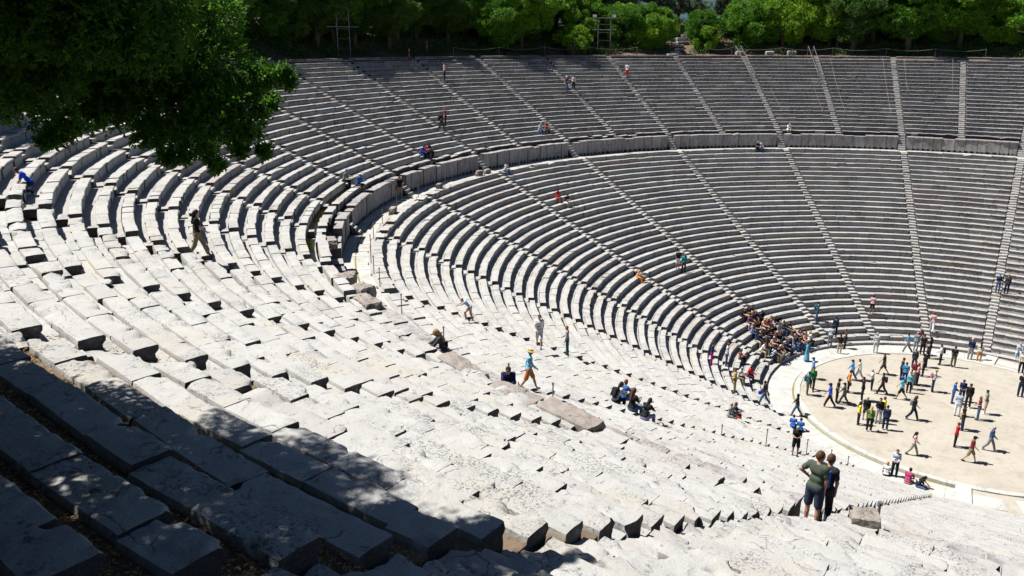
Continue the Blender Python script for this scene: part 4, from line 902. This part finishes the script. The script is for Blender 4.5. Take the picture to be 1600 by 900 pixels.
# ---------------- people ----------------
def seg(P,a,b,r1,r2):
    a=np.asarray(a,float);b=np.asarray(b,float);ba=b-a;L=float(ba@ba)+1e-9
    t=np.clip(((P-a)@ba)/L,0,1); return np.linalg.norm(P-a-t[...,None]*ba,axis=-1)-(r1+(r2-r1)*t)
def ell(P,c,r,ax=None):
    q=P-np.asarray(c,float)
    if ax is not None: q=q@ax
    k=np.linalg.norm(q/np.asarray(r,float),axis=-1); return (k-1)*min(r)
def smin(a,b,k):
    h=np.clip(.5+.5*(b-a)/k,0,1); return b+(a-b)*h-k*h*(1-h)
def surfnets(fn,lo,hi,h):
    lo=np.asarray(lo,float)-2*h; hi=np.asarray(hi,float)+2*h; n=np.ceil((hi-lo)/h).astype(int)+1
    g=np.stack(np.meshgrid(*[lo[i]+h*np.arange(n[i]) for i in range(3)],indexing='ij'),-1)
    f=fn(g); ins=f<0
    c=[(slice(a,n[0]-1+a),slice(b,n[1]-1+b),slice(d,n[2]-1+d)) for a in(0,1) for b in(0,1) for d in(0,1)]
    cnt=sum(ins[q].astype(int) for q in c); act=(cnt>0)&(cnt<8)
    if not act.any(): return None
    idx=-np.ones(act.shape,int); idx[act]=np.arange(act.sum())
    acc=np.zeros(act.shape+(3,)); num=np.zeros(act.shape)
    off=np.array([(a,b,d) for a in(0,1) for b in(0,1) for d in(0,1)])
    for i in range(8):
        for j in range(i+1,8):
            if abs(off[i]-off[j]).sum()!=1: continue
            fi,fj=f[c[i]],f[c[j]]; cr=(fi<0)!=(fj<0); t=np.where(cr,fi/(np.where(cr,fi-fj,1)),0)
            acc+=np.where(cr[...,None],off[i]+(off[j]-off[i])*t[...,None],0); num+=cr
    ci=np.argwhere(act); V=lo+h*(ci+acc[act]/num[act][:,None]); Q=[]
    for ax in range(3):
        u,v=(ax+1)%3,(ax+2)%3
        sl0=[slice(None)]*3; sl1=[slice(None)]*3; sl0[ax]=slice(0,-1); sl1[ax]=slice(1,None)
        a,b=ins[tuple(sl0)],ins[tuple(sl1)]; e=np.argwhere(a!=b); e=e[(e[:,u]>0)&(e[:,v]>0)&(e[:,u]<n[u]-1)&(e[:,v]<n[v]-1)]
        if len(e)==0: continue
        def at(du,dv):
            q=e.copy(); q[:,u]-=du; q[:,v]-=dv; return idx[q[:,0],q[:,1],q[:,2]]
        A,B_,C_,D_=at(1,1),at(0,1),at(0,0),at(1,0); fl=a[e[:,0],e[:,1],e[:,2]]
        q=np.stack([A,B_,C_,D_],1); q[~fl]=q[~fl][:,::-1]; q=q[(q>=0).all(1)]; Q.append(q)
    return V,np.concatenate(Q)
PAL=dict(black=(.018,.018,.02),darkgrey=(.055,.055,.06),navy=(.02,.03,.075),navydk=(.013,.018,.045),darkblue=(.02,.035,.10),jeans=(.06,.12,.26),jeans2=(.1,.16,.28),purple=(.18,.05,.16),pinkwhite=(.62,.42,.44),maroon=(.20,.025,.045),blue=(.03,.13,.42),royal=(.02,.07,.62),hotpink=(.75,.06,.28),magenta=(.45,.02,.22),greygreen=(.26,.30,.27),beige=(.48,.40,.28),white=(.78,.78,.78),paleblue=(.42,.52,.66),redbrown=(.32,.10,.07),cream=(.62,.57,.48),red=(.55,.02,.03),redshort=(.60,.04,.04),teal=(.03,.30,.30),tealdk=(.03,.13,.16),orangewhite=(.75,.45,.30),orange=(.80,.30,.03),orange2=(.55,.30,.10),skyblue=(.22,.50,.66),rust=(.45,.15,.04),stripe=(.30,.30,.31),lilac=(.35,.30,.55),greywhite=(.55,.55,.54),khakiyel=(.40,.28,.09),khaki=(.28,.24,.13),dress_blue=(.10,.38,.62),lightblue=(.20,.40,.70),olive=(.13,.13,.06),green=(.03,.25,.09),green2=(.12,.22,.05),bluejkt=(.02,.12,.42),whitenavy=(.55,.58,.68),maroonwhite=(.42,.05,.15),whiteblue=(.58,.66,.76),whitered=(.75,.45,.47),grey=(.22,.23,.25),greyl=(.38,.36,.36),brown=(.13,.07,.045),blue2=(.05,.25,.55),greyblue=(.25,.32,.40),yellow=(.85,.70,.02),turquoise=(.04,.38,.55),pink=(.65,.28,.30),greypink=(.35,.32,.32),greengrey=(.22,.28,.20),navyblue=(.04,.08,.17),sage=(.33,.36,.26),olivetee=(.075,.095,.070),navyshorts=(.035,.045,.085),blackpurp=(.022,.022,.03),purpdk=(.045,.04,.055),royal2=(.02,.12,.45),straw=(.55,.40,.17))
HAIR=dict(black=(.012,.01,.01),dark=(.02,.014,.011),brown=(.07,.035,.018),brownshort=(.075,.035,.018),grey=(.32,.31,.30),red=(.28,.09,.03),redbrown=(.16,.055,.025),blond=(.42,.28,.11),orange=(.50,.17,.04),darklong=(.018,.012,.01),brownlong=(.10,.045,.02),blondlong=(.38,.24,.10))
MC={}
def cmat(nm,c,rough=.85,spec=.15):
    if nm not in MC: MC[nm]=plain(nm,c,rough,0,spec)
    return MC[nm]
def cloth(c): return cmat('cloth_'+c,tuple(v*.78 for v in PAL[c]))
SKINS=[(.38,.20,.135),(.32,.165,.105),(.42,.25,.175),(.26,.13,.075)]
LONGB={'black','darkgrey','navy','navydk','darkblue','jeans','magenta','khaki','tealdk','lilac','olive','greywhite','grey','greyl','beige','white','orange2','purpdk','sage','paleblue','greygreen','orange','greyblue','blue'}
def bone(a,d,L): return a+np.asarray(d)*L
def rotx(t): c,s=math.cos(t),math.sin(t); return np.array([[1,0,0],[0,c,-s],[0,s,c]])
def person(x,y,z,face,pose,top,bot,hair,ex,label,dist,H=1.7,group=None,sk=None,seed=0,child=False):
    r=np.random.default_rng(seed); S_=H/1.75; h=.011 if dist<16 else .019 if dist<32 else .026
    det=dist<32
    root=tag(empty('person',(x,y,z),R_(face-90)),label,'person',group)
    hipz=.93;lean=r.uniform(0,.06); yaw=r.uniform(-.25,.25); hd=np.array([r.uniform(-.25,.25),r.uniform(-.3,.1)])
    thigh,shin,ua,fa=.43,.42,.29,.25
    sit=pose=='sit'
    if sit: hipz=.10; lean=r.choice([.1,.3,.45]) 
    if pose=='crouch': hipz=.52; lean=.62
    if pose=='climb': hipz=.80; lean=.75
    hip=np.array([0,0,hipz]); sp=rotx(-lean)
    def up(v): return hip+sp@np.asarray(v,float)
    ch=up((0,.01,.40)); sh=[up((-.162,0,.49)),up((.162,0,.49))]; nk=up((0,0,.53)); hdc=up((0,.035,.70)); 
    if lean>.25 or pose in('phone',): hdc=hdc+np.array([0,.02,-.01])
    hj=[np.array([-.095,0,hipz-.02]),np.array([.095,0,hipz-.02])]
    legs=[]
    for i,sd in enumerate((-1,1)):
        if sit: tf,kf=r.uniform(-.05,.1)+1.45,r.uniform(-.15,.15); sp_=sd*r.uniform(.05,.2)
        elif pose=='walk': tf,kf=(.42,.30) if i==0 else (-.30,-.62); sp_=0
        elif pose=='crouch': tf,kf=(1.5,-.75) if i==0 else (1.0,-1.1); sp_=0
        elif pose=='climb': tf,kf=(.9,-.15) if i==0 else (-.05,-.3); sp_=0
        else: tf,kf=r.uniform(-.04,.08),r.uniform(-.08,.02); sp_=sd*.05
        kn=hj[i]+thigh*np.array([math.sin(sp_),math.sin(tf)*math.cos(sp_),-math.cos(tf)*math.cos(sp_)])
        an=kn+shin*np.array([0,math.sin(kf),-math.cos(kf)]); legs.append((hj[i],kn,an))
    if not sit:
        mn=min(l[2][2] for l in legs)-.085; dz=-mn
        sh=[q+[0,0,dz] for q in sh]; hip=hip+[0,0,dz]; ch=ch+[0,0,dz]; nk=nk+[0,0,dz]; hdc=hdc+[0,0,dz]
        legs=[tuple(q+np.array([0,0,dz]) for q in l) for l in legs]
    arms=[]
    for i,sd in enumerate((-1,1)):
        s0=sh[i]
        if pose=='walk': a,b=(-.35,-.1) if i==0 else (.4,.75); o=.12
        elif pose=='phone': a,b=.35,1.75; o=.1
        elif pose=='hips': a,b=(-.15,.55) if i==0 else (0,.15); o=.75 if i==0 else .15
        elif sit: a,b=r.choice([.45,.7]),r.choice([1.3,1.0,1.7]); o=.12
        elif pose=='crouch': a,b=.35,.75; o=.1
        elif pose=='climb': a,b=1.0,1.2; o=.1
        else: a,b=r.uniform(-.1,.2),r.choice([.15,.3,1.2]); o=.14
        el=s0+ua*np.array([sd*math.sin(o),math.sin(a)*math.cos(o),-math.cos(a)*math.cos(o)])
        oo=-.75 if (pose=='hips' and i==0) else -.12
        if a+b>.9: oo=-.45
        wr=el+fa*np.array([sd*math.sin(oo),math.sin(b)*math.cos(oo),-math.cos(b)*math.cos(oo)])
        arms.append((s0,el,wr))
    fwd=np.array([0,1,0.])
    parts=[]   # body bones: a,b,r1,r2
    for (a,b,c) in arms: parts+=[(a,b,.052,.040),(b,c,.040,.026)]
    for (a,b,c) in legs: parts+=[(a,b,.082,.055),(b,(b*.6+c*.4),.055,.050),((b*.6+c*.4),c,.050,.034)]
    heels=[(l[2]+[0,-.03,-.045],l[2]+[0,.135,-.06]) for l in legs]
    for a,b in heels: parts.append((a,b,.036,.028))
    torso=[(up0,up1,r1,r2) for up0,up1,r1,r2 in ((ch+[-.068,0,0],ch+[.068,0,0],.094,.100),((ch*.5+hip*.5)+[-.05,0,0],(ch*.5+hip*.5)+[.05,0,0],.083,.083),(hip+[-.06,0,.03],hip+[.06,0,.03],.102,.102),(sh[0],sh[1],.055,.055))]
    hl=hdc; fdir=np.array([math.sin(hd[0]),math.cos(hd[0]),-.12 if pose!='phone' else -.5])
    if pose=='hips': fdir=np.array([.55,.8,-.15])
    fdir/=np.linalg.norm(fdir); side=np.cross(fdir,[0,0,1]); side/=np.linalg.norm(side); upv=np.cross(side,fdir); ax=np.stack([side,fdir,upv],1)
    def body(P):
        d=seg(P,*torso[0])
        for t in torso[1:]: d=smin(d,seg(P,*t),.05)
        d=smin(d,seg(P,nk-[0,0,.03],hl-[0,0,.06],.052,.045),.03)
        hh=smin(ell(P,hl,(.076,.092,.112),ax),ell(P,hl+ax@np.array([0,.025,-.06]),(.055,.06,.055),ax),.03); 
        if det:
            hh=smin(hh,seg(P,hl+ax@np.array([0,.09,.0]),hl+ax@np.array([0,.105,-.028]),.009,.014),.012)
            for q in(-1,1): hh=smin(hh,ell(P,hl+ax@np.array([q*.078,-.005,-.01]),(.012,.022,.032),ax),.01)
        d=smin(d,hh,.02)
        for t in parts: d=smin(d,seg(P,*t),.022)
        for i,(a,b,c) in enumerate(arms):
            f=(c-b)/np.linalg.norm(c-b); s_=np.array([1,0,0]) if abs(f[0])<.8 else np.array([0,1,0]); s_=s_-f*(s_@f); s_/=np.linalg.norm(s_)
            s_=np.cross(f,s_) if pose!='hips' else s_
            if dist<16:
                for j,(o_,l_) in enumerate(((-.030,.062),(-.010,.075),(.011,.070),(.031,.055))):
                    k0=c+f*.085+s_*o_; g_=np.cross(f,s_); k1=k0+f*l_*.55+g_*.006; k2=k1+f*l_*.4+g_*.022
                    d=np.minimum(d,np.minimum(seg(P,k0,k1,.0092,.0086),seg(P,k1,k2,.0086,.0072)))
                d=smin(d,seg(P,c+f*.03+s_*-.025,c+f*.07+s_*-.058,.012,.009),.008)
                d=smin(d,seg(P,c+f*.03-s_*.015,c+f*.085-s_*.022,.020,.014),.012); d=smin(d,seg(P,c+f*.03+s_*.012,c+f*.085+s_*.024,.020,.013),.012)
            else:
                d=smin(d,seg(P,c+f*.02,c+f*.09,.030,.026),.02)
                for o_ in(-.024,-.008,.008,.024): d=np.minimum(d,seg(P,c+f*.09+s_*o_,c+f*.155+s_*o_*1.3,.012,.009))
        return d
    def rng_(pts,pad): 
        A=np.array(pts); return A.min(0)-pad,A.max(0)+pad
    allp=[q for t in parts for q in t[:2]]+[hl,nk,ch,hip]
    lo,hi=rng_(allp,.19)
    sc_=S_
    def add(nm,fn,lo,hi,mat,hh=h):
        q=surfnets(fn,lo,hi,hh)
        if q is None: return
        V,Fq=q; return mesh(nm,V*sc_,Fq,mat,root,smooth=True)
    sk=SKINS[seed%4] if sk is None else sk
    add('body',body,lo,hi,cmat('skin_%d'%(SKINS.index(sk) if sk in SKINS else 9),sk,.55,.35))
    shortsl=top in('black','white','red','whitered','maroon','olivetee','blackpurp','blue2','greengrey','royal','turquoise','purple','paleblue','whiteblue') and 'jacket' not in label and 'hood' not in label
    infl=.020
    def shirt(P):
        d=seg(P,*[*torso[0][:2],torso[0][2]+infl,torso[0][3]+infl])
        for t in torso[1:]: d=smin(d,seg(P,t[0],t[1],t[2]+infl,t[3]+infl),.05)
        for a,b,c in arms:
            if shortsl: d=smin(d,seg(P,a,a+(b-a)*.62,.062+.004,.064),.03)
            else: d=smin(smin(d,seg(P,a,b,.066,.056),.03),seg(P,b,b+(c-b)*.9,.056,.043),.02)
        d=np.maximum(d,-(P[...,2]-(hip[2]-.045))) if not sit else d
        d=np.maximum(d,.055-np.linalg.norm(P-(nk+[0,0.01,.035]),axis=-1))
        if h<.02: d=d+.004*np.sin(P[...,2]*38+6*np.sin(P[...,0]*9+seed))*np.sin(P[...,0]*22+P[...,1]*15)
        return d
    if bot=='dress':
        def dress(P):
            d=shirt(P); q=seg(P,hip+[0,0,.05],np.array([0,0,.16]),.13,.25); q=np.maximum(q,.14-P[...,2]); return smin(d,q,.05)
        add('dress',dress,lo-.1,hi+.1,cloth(top))
    else:
        add('shirt',shirt,*rng_([hip,ch,nk]+[q for a in arms for q in a],.15),cloth(top) if top!='stripe' else STRIPE)
        long=not bot.startswith('short') and bot not in('redshort','navyshorts','rust') and 'shorts' not in label
        bc={'shorts_dk':'darkgrey','shorts_w':'white','shorts_t':'khaki'}.get(bot,bot)
        def trousers(P):
            d=seg(P,hip+[-.06,0,-.01],hip+[.06,0,-.01],.125,.125)
            for a,b,c in legs:
                if long: d=smin(smin(d,seg(P,a,b,.098,.078),.03),seg(P,b,b+(c-b)*.93,.078,.066),.02)
                else: d=smin(d,seg(P,a,a+(b-a)*.88,.100,.092),.03)
            if not sit: d=np.maximum(d,P[...,2]-(hip[2]+.07))
            return d
        if long and pose!='hips' and 'legs' not in ex or not long: pass
        add('trousers' if long else 'shorts',trousers,*rng_([hip]+[q for l in legs for q in l],.15),cloth(bc))
    def shoes(P):
        d=1e3
        for a,b in heels: d=np.minimum(d,np.maximum(seg(P,a,b,.047,.040),P[...,2]-max(a[2],b[2])-.05))
        return d
    add('shoes',shoes,*rng_([q for l in heels for q in l],.08),cmat('shoe_dark',(.03,.03,.035)) if seed%3 else cmat('shoe_pale',(.6,.6,.6)))
    hc=HAIR[hair]; lng=hair.endswith('long')
    def hairf(P):
        d=ell(P,hl+ax@np.array([0,-.012,.018]),(.088,.102,.112),ax); q=(P-hl)@ax
        d=np.maximum(d,np.minimum(q[...,1]-.035-.9*np.maximum(q[...,2]-.035,0),-(q[...,2]-.045)) ) if not lng else np.maximum(d,np.minimum(q[...,1]-.03,-(q[...,2]-.05)))
        d=np.maximum(d,-(q[...,2]+(.075 if not lng else .14)))
        if lng: d=smin(d,seg(P,hl+ax@np.array([0,-.06,0]),nk+(ch-nk)*.9+sp@np.array([0,-.125,-.05]),.075,.055),.03)
        if h<.02: d=d+.003*np.sin(P[...,0]*90+3*np.sin(P[...,2]*30))
        return d
    if 'hood' in ex: add('hood',lambda P:np.maximum(ell(P,hl+ax@np.array([0,-.02,.0]),(.11,.125,.14),ax),((P-hl)@ax)[...,1]-.05),hl-.3,hl+.2,cloth(top))
    else: add('hair',hairf,hl-[.2,.3,.5],hl+.2,cmat('hair_'+hair,hc,.6))
    if 'cap' in ex or 'straw' in ex:
        st='straw' in ex; cc='straw' if st else ex.split(':')[1]; cc={'dark':'black'}.get(cc,cc)
        def hat(P):
            q=(P-hl)@ax; d=np.maximum(ell(P,hl+ax@np.array([0,-.005,.045]),(.094,.108,.095),ax),-(q[...,2]-.045))
            if st: b=np.maximum(np.linalg.norm(q[...,:2],axis=-1)-.185,abs(q[...,2]-.055)-.012)
            else: b=np.maximum(ell(P,hl+ax@np.array([0,.10,.055]),(.075,.09,.2),ax),abs(q[...,2]-.055)-.012)
            return np.minimum(d,b)
        add('hat',hat,hl-.22,hl+.26,cloth(cc),min(h,.014))
        if st: add('hat_band',lambda P:np.maximum(ell(P,hl+ax@np.array([0,-.005,.045]),(.099,.113,.099),ax),abs(((P-hl)@ax)[...,2]-.083)-.014),hl-.2,hl+.2,cloth('black'),.012)
    if 'shades' in ex: add('sunglasses',lambda P:np.maximum(ell(P,hl+ax@np.array([0,.01,.012]),(.08,.098,.1),ax),np.maximum(abs(((P-hl)@ax)[...,2]-.012)-.018,-((P-hl)@ax)[...,1]+.02)),hl-.2,hl+.2,cloth('black'),.012)
    if det:
        for q in(-1,1): add('eye',lambda P:ell(P,hl+ax@np.array([q*.03,.083,.012]),(.012,.01,.009),ax),hl-.14,hl+.14,cmat('eye_dark',(.03,.02,.015),.3),.006)
    M_=Matrix.Rotation(R_(face-90),4,'Z')
    def own(nm,fn,lo,hi,mat,lab,cat):
        q=surfnets(fn,lo,hi,h)
        if q is None: return
        o=mesh(nm,q[0]*sc_,q[1],mat,None,smooth=True); o.location=(x,y,z); o.rotation_euler=(0,0,R_(face-90)); tag(o,lab,cat)
    short=' '.join(label.split()[:8])
    if 'backpack' in ex:
        c=ch+sp@np.array([0,-.21,-.10]); cc=ex.split(':')[1]
        own('backpack',lambda P:smin(smin(np.linalg.norm(np.maximum(abs((P-c)@sp)-[.10,.045,.15],0),axis=-1)-.05,np.minimum(seg(P,sh[0]+[.06,.04,.05],c+[-.1,.05,.15],.018,.018),seg(P,sh[1]+[-.06,.04,.05],c+[.1,.05,.15],.018,.018)),.02),np.minimum(seg(P,sh[0]+[.06,.04,.05],ch+sp@np.array([-.11,.13,-.12]),.017,.017),seg(P,sh[1]+[-.06,.04,.05],ch+sp@np.array([.11,.13,-.12]),.017,.017)),.015),c-.45,c+.5,cloth(cc),'%s backpack on the back of the %s'%({'tealdk':'dark teal','greygreen':'grey','royal2':'bright blue'}.get(cc,cc),short),'backpack')
    elif 'bag' in ex:
        cc=ex.split(':')[1]; w_=arms[1][2]; c=w_+np.array([0,.02,-.17]) if not sit else hip+np.array([.28,-.02,.10])
        own('shoulder_bag',lambda P:smin(np.linalg.norm(np.maximum(abs(P-c)-[.035,.09,.10],0),axis=-1)-.025,seg(P,c+[0,0,.1],w_,.012,.012) if not sit else seg(P,c+[0,-.05,.1],c+[0,.05,.1],.012,.012),.02),c-.2,c+.32,cloth({'redbrown':'redbrown'}.get(cc,cc)),'%s bag of the %s'%({'khakiyel':'mustard','greygreen':'grey','pinkwhite':'pale pink'}.get(cc,cc),short),'bag')
    return root
m_,n_,b_=newmat('cloth_striped'); tc=N(n_,'ShaderNodeTexCoord').outputs['Object']; wv=N(n_,'ShaderNodeTexWave',bands_direction='Z',inp={'Scale':9.}); n_.links.new(tc,wv.inputs['Vector'])
n_.links.new(ramp(n_,wv.outputs[0],[(.45,(.02,.02,.02)),(.5,(.6,.6,.58))]).outputs[0],b_.inputs['Base Color']); STRIPE=m_
for i,(x,y,z,f,pose,top,bot,hair,ex,lab,dist) in enumerate(PEOPLE):
    H=1.68+.09*((i*37)%7-3)/3
    if lab.startswith('child'): H=1.35
    if pose=='hips': H=1.75
    if bot=='purpdk': H=1.71
    if ex=='straw': H=1.48
    person(x,y,z,f,pose,top,bot,hair,ex,lab,dist,H,seed=i)
# the tour group packed on the lowest rows
rg=np.random.default_rng(77)
tops=['black','navy','darkgrey','white','maroon','pinkwhite','navy','black','black','brown','lilac','orangewhite','black','greywhite','darkgrey','maroon','brown','purple','black','paleblue','white','navy']
bots=['black','jeans','navy','darkgrey','black','greyl','beige','greyl','jeans']
hrs=['dark','brown','darklong','blondlong','brownlong','dark','redbrown','darklong']
words=dict(navy='navy blue',darkgrey='dark grey',pinkwhite='pale pink',hotpink='hot pink',orangewhite='peach',greywhite='pale grey',khakiyel='mustard',paleblue='pale blue',greyl='light grey')
spans={0:(3.45,4.75),1:(3.5,4.82),2:(3.62,4.62),3:(3.74,4.5),4:(3.85,4.36),5:(3.97,4.3)}
for row,(ka,kb) in spans.items():
    k=kb; c=0; rr=LF+row*LR
    while k>ka:
        if rg.random()>.05 and abs(k-round(k))*rr*R_(DPHI)>.12:
            x,y,_=P3(k,rr+.14+rg.normal(0,.03),0); a=math.degrees(math.atan2(y,x))+180+rg.normal(0,22); t=tops[rg.integers(0,len(tops))]; b=bots[rg.integers(0,len(bots))]; c+=1
            person(x,y,ZB+row*LH,a,'sit',t,b,hrs[rg.integers(0,len(hrs))],'',f"person in {words.get(t,t)}, {ORD[c-1]} from left in {ORD[row]} row of the seated tour group",60,1.66+rg.normal(0,.05),'seated tour group on the lowest rows',seed=300+row*40+c)
        k-=rg.uniform(.45,.57)/(rr*R_(DPHI))
